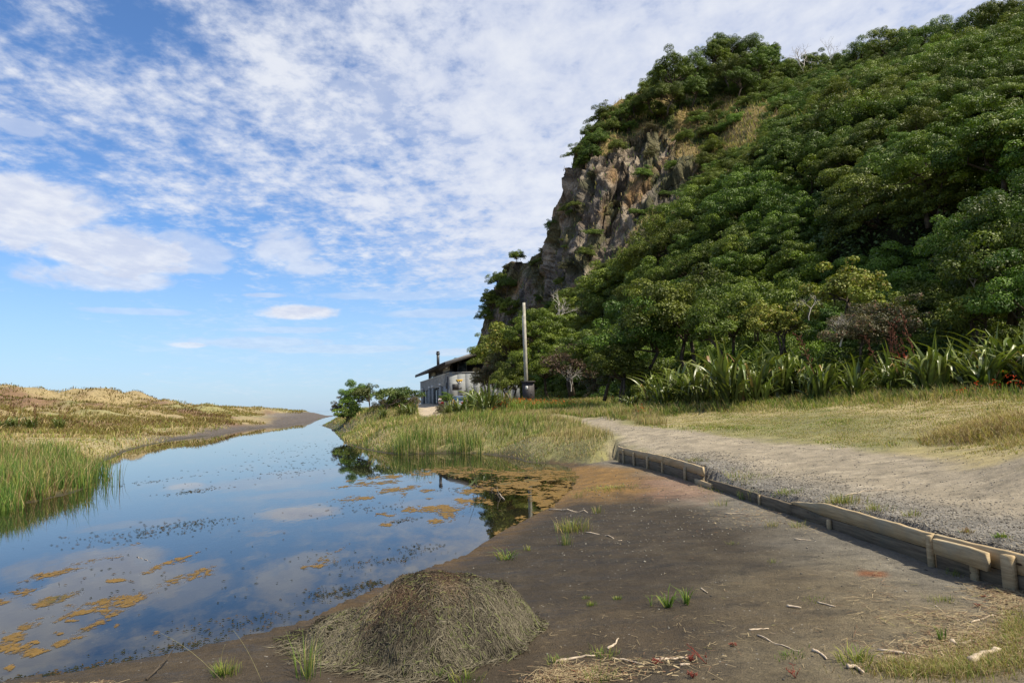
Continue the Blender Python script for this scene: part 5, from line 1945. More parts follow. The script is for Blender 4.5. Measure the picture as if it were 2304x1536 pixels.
# --- verge between the path and the flax
Q = scatter(170000, 6, 41, 10.5, 34, .9)
p_, md, pa, dv = masks(Q)
x_, y_ = pxs(Q)
edgeN = (fbm(Q[:, 0] * 1.1, Q[:, 1] * 1.1, 4, 251) - .5)
fade = sstep(pa + edgeN * 2.6, -.1, -1.1)
keep = (md < -.4) & (rng.random(len(Q)) < fade * (.35 + .65 * sstep(fbm(Q[:, 0] * 2.2, Q[:, 1] * 2.2, 3, 253), .35, .55))) & (Q[:, 0] > 2)
Q = Q[keep]
x_, y_ = pxs(Q)
hedge_y = np.interp(x_, [1330, 1400, 1560, 1700, 1850, 2000, 2150, 2304], [930, 928, 915, 906, 898, 892, 886, 884])
tall = sstep(y_, hedge_y + 26, hedge_y + 6)
pile = sstep(np.hypot((x_ - 2255) / 110, (y_ - 965) / 48), 1.1, .6)
k1 = fbm(Q[:, 0] * .8, Q[:, 1] * .8, 4, 255)
right = sstep(x_, 1750, 2150)
wts = np.stack([1.0 * sstep(k1, .42, .60) * (1 - right * .7) + .9 * tall, np.full(len(Q), 1.3), .5 + 1.4 * right + 1.0 * sstep(k1, .52, .38) + 3 * pile, .12 + .6 * pile + .25 * right, .05 + .2 * tall], 1)
hf = .035 + .26 * tall + .09 * pile + .05 * sstep(k1, .55, .7)
grow('verge_grass', '', Q, lambda P: hf, lambda P: .0035 + .00045 * rr_(P), palette(len(Q), wts), (.3, .95))
# long grass along the foot of the hedge
Q = scatter(30000, 7, 41, 17, 33, 1.0)
x_, y_ = pxs(Q)
hedge_y = np.interp(x_, [1330, 1400, 1560, 1700, 1850, 2000, 2150, 2304], [930, 928, 915, 906, 898, 892, 886, 884])
cl = fbm(Q[:, 0] * .9, Q[:, 1] * .9, 3, 261)
keep = (y_ < hedge_y + 14) & (y_ > hedge_y - 6) & (x_ > 1330) & (cl > .42)
Q = Q[keep]
grow('long_grass', '', Q, lambda P: .42 + 0 * P[:, 0], lambda P: .005 + .0005 * rr_(P), palette(len(Q), [1, .9, 1.0, .4, .2]), (.15, .8))
# rough ground right of the pole, beyond the end of the path
Q = scatter(26000, 0, 10, 28, 52, 1.0)
p_, md, pa, dv = masks(Q)
keep = pa < -.2
Q = Q[keep]
x_, y_ = pxs(Q)
Q = Q[(x_ > 1190) & (x_ < 1420) & (y_ < 948)]
grow('shade_grass', '', Q, lambda P: .16 + 0 * P[:, 0], lambda P: .005 + .0006 * rr_(P), palette(len(Q), [1.2, .8, .6, .2, .2]), (.15, .8))

# heap of cut straw at the right edge
hx, hy = hit(2262, 975)[:2]
n = 7000
a = rng.uniform(0, 2 * math.pi, n)
rr0 = np.sqrt(rng.random(n))
rr0 = np.clip(rr0 * rng.uniform(.6, 1.15, n), 0, 1)
P = np.column_stack([hx + np.cos(a) * rr0 * 1.5, hy + np.sin(a) * rr0 * 1.3])
P = np.column_stack([P, height(P) + .22 * (1 - rr0 ** 2) * rng.random(n) ** .4])
cb, ct = palette(n, [.05, .25, 2.2, .9, .05])
o_ = link('straw_heap', blades_mesh('straw_heap', P, rng.uniform(.10, .34, n), np.full(n, .008), rng.uniform(.75, 1.1, n), rng.uniform(0, 6.28, n), cb, ct), M['grass'])
tag(o_, 'heap of dry cut grass at the right edge below the flax hedge', 'straw heap')

# --- undergrowth filling the slope between the trees
sel = rng.choice(NU * NV, 15000, p=(cellA * front * (px_ < 2700) / depth ** 1.4).ravel() / (cellA * front * (px_ < 2700) / depth ** 1.4).sum())
C_ = SSf[sel] + rng.normal(size=(len(sel), 3)) * np.array([.5, .4, .4]) + np.array([0, -.3, .45])
fac = np.repeat(np.arange(len(sel)), 9)
sz_ = (.30 + .012 * (C_[:, 1] - 25))[fac]
Pn = rng.normal(size=(len(fac), 3))
Pn /= np.linalg.norm(Pn, axis=1)[:, None]
PP = C_[fac] + Pn * sz_[:, None] * np.array([1, 1, .7])
Nn = Pn + np.array([0, 0, .6]) + rng.normal(size=Pn.shape) * .3
Nn /= np.linalg.norm(Nn, axis=1)[:, None]
cc = np.array([.035, .058, .014]) + (np.array([.10, .145, .04]) - np.array([.035, .058, .014])) * np.clip(rng.random(len(sel))[fac][:, None] * .6 + rng.random((len(fac), 1)) * .4, 0, 1)
o_ = link('undergrowth', leaves_mesh('undergrowth', PP, Nn, sz_ * .30, cc), M['leaf'])
tag(o_, kind='stuff')
# dry grass on the shoulder and the ledges of the cliff
wg = (cellA * np.where(front > .2, 0, 1) * (.18 * rock * (slope > .25) + (1 - rock)) * (px_ < 2100) / depth).ravel()
sel = rng.choice(NU * NV, 26000, p=wg / wg.sum())
P = SSf[sel] + rng.normal(size=(len(sel), 3)) * .25
gk = g1.ravel()[sel]
cb, ct = palette(len(sel), np.stack([1.1 * (gk < .48) + .1, .8 + 0 * gk, 1.9 * (gk > .45) + .2, .35 + 0 * gk, .2 + 0 * gk], 1))
o_ = link('slope_grass', blades_mesh('slope_grass', P, rng.uniform(.4, .95, len(P)), np.full(len(P), .12), rng.uniform(.2, .8, len(P)), rng.uniform(0, 6.28, len(P)), cb, ct), M['grass'])
tag(o_, kind='stuff')

# ================================================================== FLOATING MATS AND WEED
MATS = [(170, 1275, 95, 10, -.28, 'long ochre algae streak upper left of the near water'), (293, 1226, 26, 9, -.1, 'small round ochre algae mat below the rushes'), (328, 1210, 18, 5, -.1, 'tiny ochre algae mat just above the small round one'),
        (420, 1254, 55, 6, -.28, 'thin ochre algae streak right of the floating leaf'), (345, 1279, 23, 6, -.35, 'small dark-edged algae flake beside the thin streak'),
        (425, 1298, 60, 11, -.28, 'ochre algae streak pointing right in the middle of the near water'), (265, 1352, 85, 16, -.15, 'largest ochre algae mat of the near water'), (195, 1373, 55, 7, -.2, 'ochre tail left of the largest near mat'),
        (112, 1352, 52, 11, -.28, 'ochre mat left of the largest near one'), (35, 1340, 55, 11, -.3, 'ochre mat at the left edge above the middle'), (95, 1398, 60, 10, -.3, 'ochre streak at the left below the middle'),
        (25, 1432, 35, 8, -.2, 'ochre mat at the left edge below the long streak'), (28, 1456, 36, 13, -.2, 'rounded ochre mat at the lower left edge'), (80, 1467, 28, 9, -.2, 'small ochre mat right of the lower left edge one'),
        (10, 1420, 25, 7, 0, 'ochre patch on the left edge'), (130, 1425, 11, 5, 0, 'tiny round ochre mat'), (80, 1444, 12, 4, 0, 'tiny flat ochre mat above the small lower left one'), (160, 1396, 15, 4, -.1, 'tiny ochre mat under the largest near one'),
        (218, 1402, 30, 9, -.42, 'ochre streak below the largest near mat'), (255, 1382, 28, 5, -.45, 'thin ochre streak trailing from the largest near mat'), (140, 1447, 22, 7, -.2, 'small ochre mat at the low left'), (175, 1432, 20, 6, -.2, 'small ochre mat right of the low left one'),
        (262, 1408, 9, 5, -.4, 'tiny ochre mat right of the streak'), (350, 1422, 12, 6, -.5, 'tiny tilted ochre mat alone in the near water'), (22, 1500, 15, 7, -.2, 'tiny ochre mat near the lower left corner'), (262, 1305, 22, 4, -.1, 'faint ochre streak above the largest near mat'),
        (722, 1261, 38, 13, -.25, 'ochre mat beside the weed pile'), (772, 1232, 24, 4, -.6, 'thin ochre tail above the mat beside the weed pile'),
        (770, 1096, 24, 4, -.05, 'small flat ochre mat left of the mid pond group'), (845, 1087, 60, 6, -.08, 'long ochre mat at the left of the mid pond group'), (885, 1101, 55, 9, -.1, 'ochre mat in the middle of the mid pond group'),
        (950, 1087, 22, 3, -.05, 'thin ochre mat near the roof reflection'), (900, 1111, 22, 6, 0, 'round ochre mat in the mid pond group'), (805, 1121, 48, 7, -.12, 'ochre mat at the lower left of the mid pond group'),
        (865, 1156, 22, 6, -.05, 'small ochre mat alone below the mid pond group'), (872, 1179, 17, 6, 0, 'small ochre mat lowest of the mid pond group'), (925, 1146, 18, 6, -.1, 'small ochre mat left of the central mat'),
        (1000, 1143, 62, 11, .02, 'central ochre mat of the middle pond'), (1012, 1160, 24, 9, 0, 'lower lobe of the central ochre mat'), (980, 1172, 18, 7, 0, 'small ochre mat below the central mat'), (966, 1121, 9, 3, 0, 'tiny ochre mat above the central mat'), (960, 1104, 20, 4, .0, 'small ochre mat under the flue reflection')]
BIG = [(1190, 1066, 120, 17, 0), (1040, 1062, 100, 11, 0), (1180, 1090, 120, 20, 0), (1230, 1118, 80, 26, 0), (1110, 1106, 75, 9, .03), (1075, 1128, 60, 9, 0), (1215, 1158, 62, 16, -.3), (880, 1072, 80, 4, -.1), (1160, 1180, 50, 14, -.4)]
HOLES = [(1150, 1126, 38, 11, 0), (1150, 1150, 30, 8, 0), (985, 1078, 22, 9, 0), (1095, 1112, 18, 4, 0), (1130, 1172, 25, 8, 0)]


def ell(m_):
    cx, cy, hw, hh, sl_ = m_[:5]
    c = np.array(G(cx, cy))
    a_ = np.array(G(cx + hw, cy + hw * sl_)) - c
    b_ = np.array(G(cx, cy - hh)) - c
    A = np.linalg.inv(np.stack([a_, b_], 1))
    return c, A


nA, nR = 1500, 900
aa = np.linspace(R(-38), R(10), nA)
rr1 = np.geomspace(4.0, 24, nR)
A_, R_g = np.meshgrid(aa, rr1, indexing='ij')
XX, YY = np.sin(A_) * R_g, np.cos(A_) * R_g
best = np.full(XX.shape, -9.0)
who = np.full(XX.shape, -1)
nse = fbm((XX * 2.6 + YY * .4).ravel(), (YY * 1.3).ravel(), 5, 301).reshape(XX.shape) * 1.0
nse2 = fbm((XX * 7 + YY * 2).ravel(), (YY * 4.5 - XX * 1.5).ravel(), 5, 311, .6).reshape(XX.shape)
nse3 = fbm((XX * 30).ravel(), (YY * 18).ravel(), 3, 317).reshape(XX.shape)
for i, m_0 in enumerate(MATS + BIG):
    c, A = ell(m_0)
    dxm, dym = XX - c[0], YY - c[1]
    u_, v_ = A[0, 0] * dxm + A[0, 1] * dym, A[1, 0] * dxm + A[1, 1] * dym
    f = 1 - (u_ ** 2 + v_ ** 2)
    f = np.where(f > -3, f - .15 + (nse - .5) * 2.6 + (nse2 - .5) * 4.2 + (nse3 - .5) * 2.6, -9)
    up_ = f > best
    best = np.where(up_, f, best)
    who = np.where(up_, min(i, len(MATS)), who)
for m_0 in HOLES:
    c, A = ell(m_0)
    dxm, dym = XX - c[0], YY - c[1]
    u_, v_ = A[0, 0] * dxm + A[0, 1] * dym, A[1, 0] * dxm + A[1, 1] * dym
    f = 1 - (u_ ** 2 + v_ ** 2) + (nse2 - .5) * 2.2
    best = np.where((who == len(MATS)) & (f > -.2), -1, best)
best = np.where((who == len(MATS)) & (nse2 < .33), -1, best)
inp = poly_sd(np.stack([XX.ravel(), YY.ravel()], 1), POND).reshape(XX.shape)
good = (best > 0) & (inp > -.10)
m_, kk, o = mat('algae')
t = kk.n('ShaderNodeTexCoord').outputs['Object']
f1, f2 = kk.noise(t, 5.0, 6, .7), kk.noise(t, 38.0, 5, .7)
c = kk.mix(kk.ss(f1, .3, .7), (.070, .044, .010), (.150, .088, .016))
c = kk.mix(kk.m('MULTIPLY', kk.ss(f2, .35, .7), .7), c, (.22, .130, .030))
c = kk.mix(kk.ss(kk.noise(t, 1.4, 4, .6), .55, .7), c, (.065, .060, .018))
pa_ = principled(kk, o, c, .75, .25, f2, .6, .01)
fa = kk.n('ShaderNodeAttribute', attribute_name='Col').outputs['Fac']
al = kk.m('ADD', fa, kk.m('MULTIPLY', kk.m('SUBTRACT', kk.noise(t, 55.0, 5, .7), .5), 1.7))
al = kk.ss(al, .06, .62, .0, .95)
tp_ = kk.n('ShaderNodeBsdfTransparent')
mxa = kk.n('ShaderNodeMixShader', ins={0: al})
kk.t.links.new(tp_.outputs[0], mxa.inputs[1])
kk.t.links.new(pa_.outputs[0], mxa.inputs[2])
kk.t.links.new(mxa.outputs[0], o.inputs[0])
M['algae'] = m_
gi = np.arange(nA * nR).reshape(nA, nR)
cell = good[:-1, :-1] & good[1:, :-1] & good[1:, 1:] & good[:-1, 1:]
bump_ = .0015 + .002 * np.clip(best, 0, 1) * (.4 + nse2)
bestc = np.clip(best * np.where(who == len(MATS), .95, .5), 0, 1).reshape(-1, 1) * np.ones((1, 3))
PV = np.stack([XX, YY, bump_], 2).reshape(-1, 3)
for i in range(len(MATS) + 1):
    m0 = cell & (who[:-1, :-1] == i)
    if i == len(MATS):                  # the great mat is coarse enough at half the cells
        pass
    if m0.sum() < 3:
        continue
    q = np.stack([gi[:-1, :-1][m0], gi[1:, :-1][m0], gi[1:, 1:][m0], gi[:-1, 1:][m0]], 1)
    uq, inv = np.unique(q.ravel(), return_inverse=True)
    o_ = link('algae_mat', np_mesh('algae_mat', PV[uq], None, inv.reshape(-1, 4), bestc[uq]), M['algae'])
    lb = MATS[i][5] if i < len(MATS) else 'wide brown algae mat with dark holes covering the head of the pond'
    tag(o_, lb, 'algae mat', 'floating algae mats' if i < len(MATS) else None)

# dark specks of broken weed drifting in lines
pts = []
for (x, y, hw, hh, n) in [(xx_, yy_, aa_, bb_, int(nn_ * .27)) for (xx_, yy_, aa_, bb_, nn_) in [(330, 1200, 190, 16, 650), (420, 1180, 120, 9, 600), (440, 1105, 70, 5, 350), (330, 1085, 120, 5, 200), (650, 1065, 60, 10, 120), (700, 1040, 250, 30, 900), (740, 1000, 200, 22, 500), (640, 960, 180, 8, 120),
                          (820, 1145, 120, 12, 250), (940, 1235, 45, 12, 260), (900, 1258, 60, 10, 200), (820, 1270, 70, 20, 160), (915, 1170, 30, 5, 160), (1090, 1150, 40, 8, 60), (600, 1290, 250, 90, 160),
                          (560, 1400, 160, 22, 500), (420, 1452, 140, 12, 500), (760, 1335, 70, 16, 700), (830, 1315, 40, 8, 300), (300, 1490, 160, 10, 900), (120, 1520, 120, 8, 900), (200, 1300, 200, 60, 160), (640, 1425, 90, 10, 400), (1040, 1100, 60, 10, 120)]]:
    k_ = 0
    while k_ < n:
        a, b = random.gauss(0, .55), random.gauss(0, .5)
        px0, py0 = x + a * hw, y + b * hh - .12 * a * hw
        if py0 < 940:
            continue
        pts.append(G(px0, py0))
        k_ += 1
pts = np.array(pts)
pts = pts[poly_sd(pts, POND) > -.05]
r_ = np.hypot(*pts.T)
n = len(pts)
th0 = rng.normal(.2, .8, n)
ln = (.005 + .0013 * r_) * rng.uniform(.4, 1.8, n)
d = np.stack([np.cos(th0), np.sin(th0)], 1) * ln[:, None]
e = np.stack([-d[:, 1], d[:, 0]], 1) * rng.uniform(.12, .4, (n, 1))
zz_ = np.full(n, .004)
Vv = np.stack([np.column_stack([pts - d, zz_]), np.column_stack([pts + e, zz_ + .008]), np.column_stack([pts + d, zz_]), np.column_stack([pts - e, zz_ + .002])], 1).reshape(-1, 3)
cc = np.where(rng.random(n)[:, None] < .3, np.array([[.055, .036, .016]]), np.array([[.020, .022, .012]]))
o_ = link('drifting_weed', np_mesh('drifting_weed', Vv, None, np.arange(4 * n).reshape(-1, 4), np.repeat(cc, 4, axis=0)), M['weed'])
tag(o_, kind='stuff')

# ================================================================== PILE OF DRAGGED-OUT WEED
PC = np.array(G(985, 1432, .03))


def pile_h(x, y):
    u_, v_ = x - PC[0], y - PC[1]
    ang = np.arctan2(v_, u_)
    wob = 1 + .10 * np.sin(3 * ang + 1) + .06 * np.sin(7 * ang)
    a1 = np.hypot((u_ - .06) / .60, v_ / .72) / wob
    h1 = .405 * np.clip(1 - a1 ** 2.5, 0, 1) ** .85
    # the low tail that spreads towards the water
    a2 = np.hypot((u_ + .38) / .62, (v_ + .05 + .25 * (u_ + .5)) / .50)
    h2 = .27 * np.clip(1 - a2 ** 1.7, 0, 1) ** .9
    return np.maximum(h1, h2) + .3 * np.minimum(h1, h2) + (.16 * (fbm(x * 3.2, y * 3.2, 3, 401) - .5) + .05 * (fbm(x * 11, y * 11, 3, 405) - .5)) * sstep(np.maximum(h1, h2), .0, .12)


nx = 120
gx, gy = np.meshgrid(np.linspace(-1.25, .85, nx), np.linspace(-.95, .95, nx), indexing='ij')
gx, gy = gx + PC[0], gy + PC[1]
gz_ = height(np.stack([gx.ravel(), gy.ravel()], 1)).reshape(nx, nx)
ph = pile_h(gx, gy)
Vc = np.stack([gx, gy, gz_ + ph - .022], 2).reshape(-1, 3)
gi = np.arange(nx * nx).reshape(nx, nx)
mk_ = (ph[:-1, :-1] > .004)
q = np.stack([gi[:-1, :-1][mk_], gi[1:, :-1][mk_], gi[1:, 1:][mk_], gi[:-1, 1:][mk_]], 1)
uq, inv = np.unique(q.ravel(), return_inverse=True)
pile = empty('weed_pile', (PC[0], PC[1], .02))
tag(pile, 'big mound of tangled grey-brown pond weed on the muddy shore', 'weed pile')
core = link('matted_core', np_mesh('matted_core', Vc[uq] - np.array(pile.location), None, inv.reshape(-1, 4), np.tile([[.05, .042, .024]], (len(uq), 1)), True), M['weed'], pile)
ns, npz = 12500, 7
# strands start anywhere on the pile and are combed downhill, in locks
sx = PC[0] + rng.uniform(-1.2, .78, ns * 3)
sy = PC[1] + rng.uniform(-.85, .85, ns * 3)
hh_ = pile_h(sx, sy)
selp = np.where(hh_ > .03)[0][:ns]
sx, sy = sx[selp], sy[selp]
ns = len(sx)
lock = fbm(sx * 4, sy * 4, 3, 411)
X0 = np.zeros((ns, npz, 3))
x, y = sx.copy(), sy.copy()
L0 = rng.uniform(.022, .055, ns)
curl = rng.normal(0, .5, ns)
off0 = rng.normal(0, .7, ns) + (rng.random(ns) < .2) * rng.uniform(-2, 2, ns)
for i in range(npz):
    gzz = height(np.stack([x, y], 1), False)
    X0[:, i] = np.stack([x, y, gzz + np.maximum(pile_h(x, y), .004) + rng.uniform(-.008, .018, ns)], 1)
    e_ = .03
    gx_ = (pile_h(x + e_, y) - pile_h(x - e_, y))
    gy_ = (pile_h(x, y + e_) - pile_h(x, y - e_))
    an = np.arctan2(-gy_, -gx_) + (fbm(x * 3.2, y * 3.2, 3, 421) - .5) * 4.6 + off0 + curl * (i / npz) * 2.5 + rng.normal(0, .45, ns)
    x = x + np.cos(an) * L0
    y = y + np.sin(an) * L0
rad_ = rng.uniform(.0013, .0032, ns)
dirs = np.gradient(X0, axis=1)
dirs /= np.linalg.norm(dirs, axis=2)[..., None] + 1e-9
sA = np.cross(dirs, np.array([0, 0, 1.0]))
sA /= np.linalg.norm(sA, axis=2)[..., None] + 1e-9
sB = np.cross(sA, dirs)
rj = rad_[:, None] * rng.uniform(.6, 1.7, (ns, npz))
rj[:, -1] *= .3
ring = []
for th_ in (math.pi / 2, math.pi * 7 / 6, math.pi * 11 / 6):
    ring.append(X0 + (sA * math.cos(th_) + sB * math.sin(th_)) * rj[..., None])
Vs = np.stack(ring, 2)                  # ns, npz, 3, 3
base_i = (np.arange(ns) * npz * 3)[:, None, None]
ii = (np.arange(npz - 1) * 3)[None, :, None]
jj = np.arange(3)[None, None, :]
j2 = (np.arange(3)[None, None, :] + 1) % 3
Qs = np.stack([base_i + ii + jj, base_i + ii + j2, base_i + ii + 3 + j2, base_i + ii + 3 + jj], 3).reshape(-1, 4)
tn = np.clip((lock - .5) * 2.6 + .45 + rng.normal(0, .2, ns), 0, 1)
cs_ = np.array([.038, .032, .024]) + (np.array([.150, .132, .092]) - np.array([.038, .032, .024])) * tn[:, None]
cs_ = np.where(rng.random(ns)[:, None] < .12, np.array([[.115, .125, .05]]), cs_)
spx, spy = proj(X0[:, 0])
for (x, y, s_) in ((1000, 1310, .08), (905, 1330, .08), (860, 1360, .07), (945, 1345, .05)):
    dd = np.exp(-((spx - x) ** 2 + (spy - y) ** 2) / (2 * (s_ * 190) ** 2))
    cs_ = cs_ + (np.array([[.23, .10, .05]]) - cs_) * np.clip(dd * .4, 0, .16)[:, None]
cs_ *= rng.uniform(.7, 1.3, (ns, 1))
o_ = link('weed_strands', np_mesh('weed_strands', Vs.reshape(-1, 3) - np.array(pile.location), None, Qs, np.repeat(cs_, npz * 3, axis=0)), M['weed'], pile)
o_['kind'] = 'stuff'
# short bristles on the strands
nb_ = 26000
si, pi_ = rng.integers(0, ns, nb_), rng.integers(0, npz, nb_)
Pb = X0[si, pi_]
o_ = link('weed_bristles', blades_mesh('weed_bristles', Pb - np.array(pile.location), rng.uniform(.008, .022, nb_), np.full(nb_, .004), rng.uniform(.3, 1.1, nb_), rng.uniform(0, 6.28, nb_), cs_[si] * .8, cs_[si] * 1.25), M['weed'], pile)
o_['kind'] = 'stuff'

# ================================================================== STONES, GRAVEL, STICKS, LITTER
def stones(name, Q, size, cols_, sink=.3, material=None):
    n = len(Q)
    z = height(Q)
    base_v = np.array([[1, 0, 0], [.3, .95, 0], [-.8, .6, 0], [-.8, -.6, 0], [.3, -.95, 0], [.05, 0, 1], [0, 0, -1]])
    T = np.array([(0, 1, 5), (1, 2, 5), (2, 3, 5), (3, 4, 5), (4, 0, 5), (1, 0, 6), (2, 1, 6), (3, 2, 6), (4, 3, 6), (0, 4, 6)])
    a = rng.uniform(0, 6.28, n)
    sc = size[:, None] * rng.uniform(.6, 1.2, (n, 3)) * np.array([1, .8, .6])
    Vv = base_v[None] * sc[:, None, :]
    Vv = Vv + rng.normal(size=Vv.shape) * size[:, None, None] * .16
    ca, sa = np.cos(a)[:, None], np.sin(a)[:, None]
    x, y = Vv[..., 0] * ca - Vv[..., 1] * sa, Vv[..., 0] * sa + Vv[..., 1] * ca
    Vv = np.stack([x + Q[:, :1], y + Q[:, 1:], Vv[..., 2] + z[:, None] + size[:, None] * (.35 - sink)], 2)
    T2 = (T[None] + (np.arange(n) * 7)[:, None, None]).reshape(-1, 3)
    cc = np.repeat(cols_, 7, axis=0)
    return link(name, np_mesh(name, Vv.reshape(-1, 3), T2, None, cc), material or M['weed'])


Q = scatter(90000, 5, 45, 4.5, 17, 1.0)
wdq = np.full(len(Q), 1e9)
for i in range(len(WALL) - 1):
    wdq = np.minimum(wdq, seg_dist(Q, WALL[i], WALL[i + 1]))
md = poly_sd(Q, MUD)
r_ = np.hypot(*Q.T)
keep = (md < -.10) & (rng.random(len(Q)) < sstep(wdq + .02 * r_ + (fbm(Q[:, 0], Q[:, 1], 3, 501) - .5), 2.3, .5)) & (r_ < 16.5)
Q = Q[keep][:24000]
n = len(Q)
cc = np.array([.165, .150, .125]) * rng.uniform(.35, 1.9, (n, 1)) + np.array([.02, .012, 0]) * rng.random((n, 1))
tag(stones('gravel', Q, (.0035 + .0008 * np.hypot(*Q.T)) * rng.uniform(.5, 1.6, n), cc), kind='stuff')
Q = scatter(5200, 5, 45, 6, 26, 1.0)
Q = Q[(poly_sd(Q, PATH) > -.3)]
n = len(Q)
tag(stones('path_stones', Q, (.003 + .0009 * np.hypot(*Q.T)) * rng.uniform(.5, 1.4, n), np.array([.22, .20, .17]) * rng.uniform(.4, 1.6, (n, 1))), kind='stuff')
Q = scatter(9000, -20, 40, 3.6, 16, 1.0)
md, p_ = poly_sd(Q, MUD), poly_sd(Q, POND)
x_, y_ = pxs(Q)
dens = .10 + 1.0 * sstep(np.hypot((x_ - 1420) / 260, (y_ - 1180) / 110), 1.1, .4) + .5 * sstep(y_, 1250, 1100) + .5 * sstep(x_, 1650, 2000) * sstep(y_, 1400, 1250)
keep = (md > .1) & (p_ < -.4) & (rng.random(len(Q)) < dens * .55)
Q = Q[keep]
n = len(Q)
cc = np.where(rng.random(n)[:, None] < .5, np.array([[.20, .185, .155]]), np.array([[.10, .092, .080]])) * rng.uniform(.6, 1.3, (n, 1))
tag(stones('pebbles', Q, (.0035 + .0009 * np.hypot(*Q.T)) * rng.uniform(.5, 1.7, n), cc), kind='stuff')


def stick(pts_px, rad, label, z=.02, material=None, name='driftwood_stick', group=None, twigs=0, cat='stick', lift=0.0):
    P = []
    for i, (a, b) in enumerate(pts_px):
        h_ = hit(a, b)
        P.append([h_[0], h_[1], max(h_[2], 0) + rad * .8 + z * 0 + lift * (i / max(1, len(pts_px) - 1))])
    P = np.array(P)
    o0 = P[0].copy()
    P -= o0
    # finer, slightly crooked
    s0 = np.linspace(0, len(P) - 1, max(6, 3 * len(P)))
    F = np.stack([np.interp(s0, np.arange(len(P)), P[:, i]) for i in range(3)], 1)
    Ln = np.linalg.norm(P[-1] - P[0])
    F[1:-1] += rng.normal(size=(len(F) - 2, 3)) * Ln * .012
    mb = MB()
    mb.tube(F, np.linspace(rad, rad * .55, len(F)) * rng.uniform(.85, 1.15, len(F)), 6)
    for q in range(twigs):
        i = rng.integers(1, len(F) - 1)
        e = F[i] + rng.normal(size=3) * Ln * .16 + np.array([0, 0, Ln * .06])
        mb.tube([F[i], (F[i] + e) / 2 + rng.normal(size=3) * .01, e], [rad * .5, rad * .4, rad * .2], 5)
    o_ = mb.build(name, material or M['stick'], None, True)
    o_.location = o0
    tag(o_, label, cat, group)
    return o_


STK = [([(1236, 1149), (1290, 1152), (1337, 1154)], .010, 'long pale straight stick lying by the shore above the grass tuft'),
       ([(1318, 1201), (1360, 1206), (1399, 1217)], .009, 'curved pale stick right of the grass tuft on dark mud'),
       ([(1367, 1464), (1383, 1456), (1392, 1440)], .009, 'short curved tan bark strip on the mud right of the weed pile'),
       ([(1475, 1494), (1510, 1490), (1550, 1485)], .011, 'pale flat driftwood piece at the bottom centre'),
       ([(1530, 1504), (1552, 1497)], .010, 'short pale stick just below the flat driftwood piece'),
       ([(1378, 1481), (1410, 1491), (1450, 1502)], .007, 'thin straight grass stalk by the litter at the bottom centre'),
       ([(1685, 1418), (1706, 1417), (1730, 1420)], .007, 'pale straw lying alone on the dry mud'),
       ([(1705, 1436), (1750, 1450), (1800, 1468)], .006, 'thin grey twig on the dry mud bottom right of centre'),
       ([(1771, 1367), (1803, 1371)], .010, 'short reddish-brown stick on the dry mud'),
       ([(1840, 1357), (1880, 1370)], .008, 'dark thin stick next to the short reddish one'),
       ([(1907, 1504), (1925, 1509), (1943, 1516)], .014, 'thick dark brown stick near the bottom right grass'),
       ([(1829, 1467), (1845, 1472), (1860, 1484)], .010, 'pale hooked stick near the bottom right'),
       ([(1975, 1464), (2040, 1476), (2110, 1482), (2190, 1484)], .010, 'long pale branch at the edge of the bottom right litter'),
       ([(2105, 1365), (2165, 1403), (2200, 1425)], .006, 'long thin reed stem slanting towards the litter'),
       ([(2185, 1405), (2225, 1393), (2262, 1385)], .006, 'pale green stem lying over the corner litter'),
       ([(2184, 1499), (2215, 1483), (2252, 1471)], .026, 'thick bleached driftwood piece in the bottom right grass'),
       ([(2143, 1449), (2153, 1462)], .020, 'stubby dark driftwood end in the corner litter'),
       ([(2165, 1456), (2185, 1450), (2210, 1455)], .014, 'curved brown driftwood piece in the corner litter'),
       ([(1898, 1118), (1940, 1108), (2010, 1103)], .008, 'long thin stem lying across the gravel behind the wall'),
       ([(1630, 1157), (1670, 1158), (1692, 1160)], .008, 'pale straw below the lower part of the wall'),
       ([(1787, 1216), (1825, 1218)], .008, 'pale twig on the gravelly mud below the wall'),
       ([(1577, 1324), (1592, 1337)], .007, 'small dark twig alone in the middle of the mud'),
       ([(1250, 1494), (1300, 1486), (1340, 1484)], .010, 'reddish brown twig over the straw tuft at bottom centre')]
for p_0, rd, lb in STK:
    stick(p_0, rd, lb, material=M['stick'])
stick([(330, 1534), (360, 1512), (388, 1490)], .008, 'dark bare stick standing out of the lower left shore', material=M['bark'], lift=.06)
stick([(1062, 1093), (1100, 1102), (1120, 1118), (1136, 1128)], .012, 'dark branch lying in the brown algae mat', material=M['bark'], twigs=5)
stick([(1122, 1113), (1135, 1126)], .014, 'short grey branch end sticking from the algae', material=M['deadwood'], twigs=1)
stick([(308, 1254), (322, 1260), (338, 1266)], .004, 'pale green reed leaf floating on the near water', material=M['deadwood'], cat='leaf', name='floating_leaf')


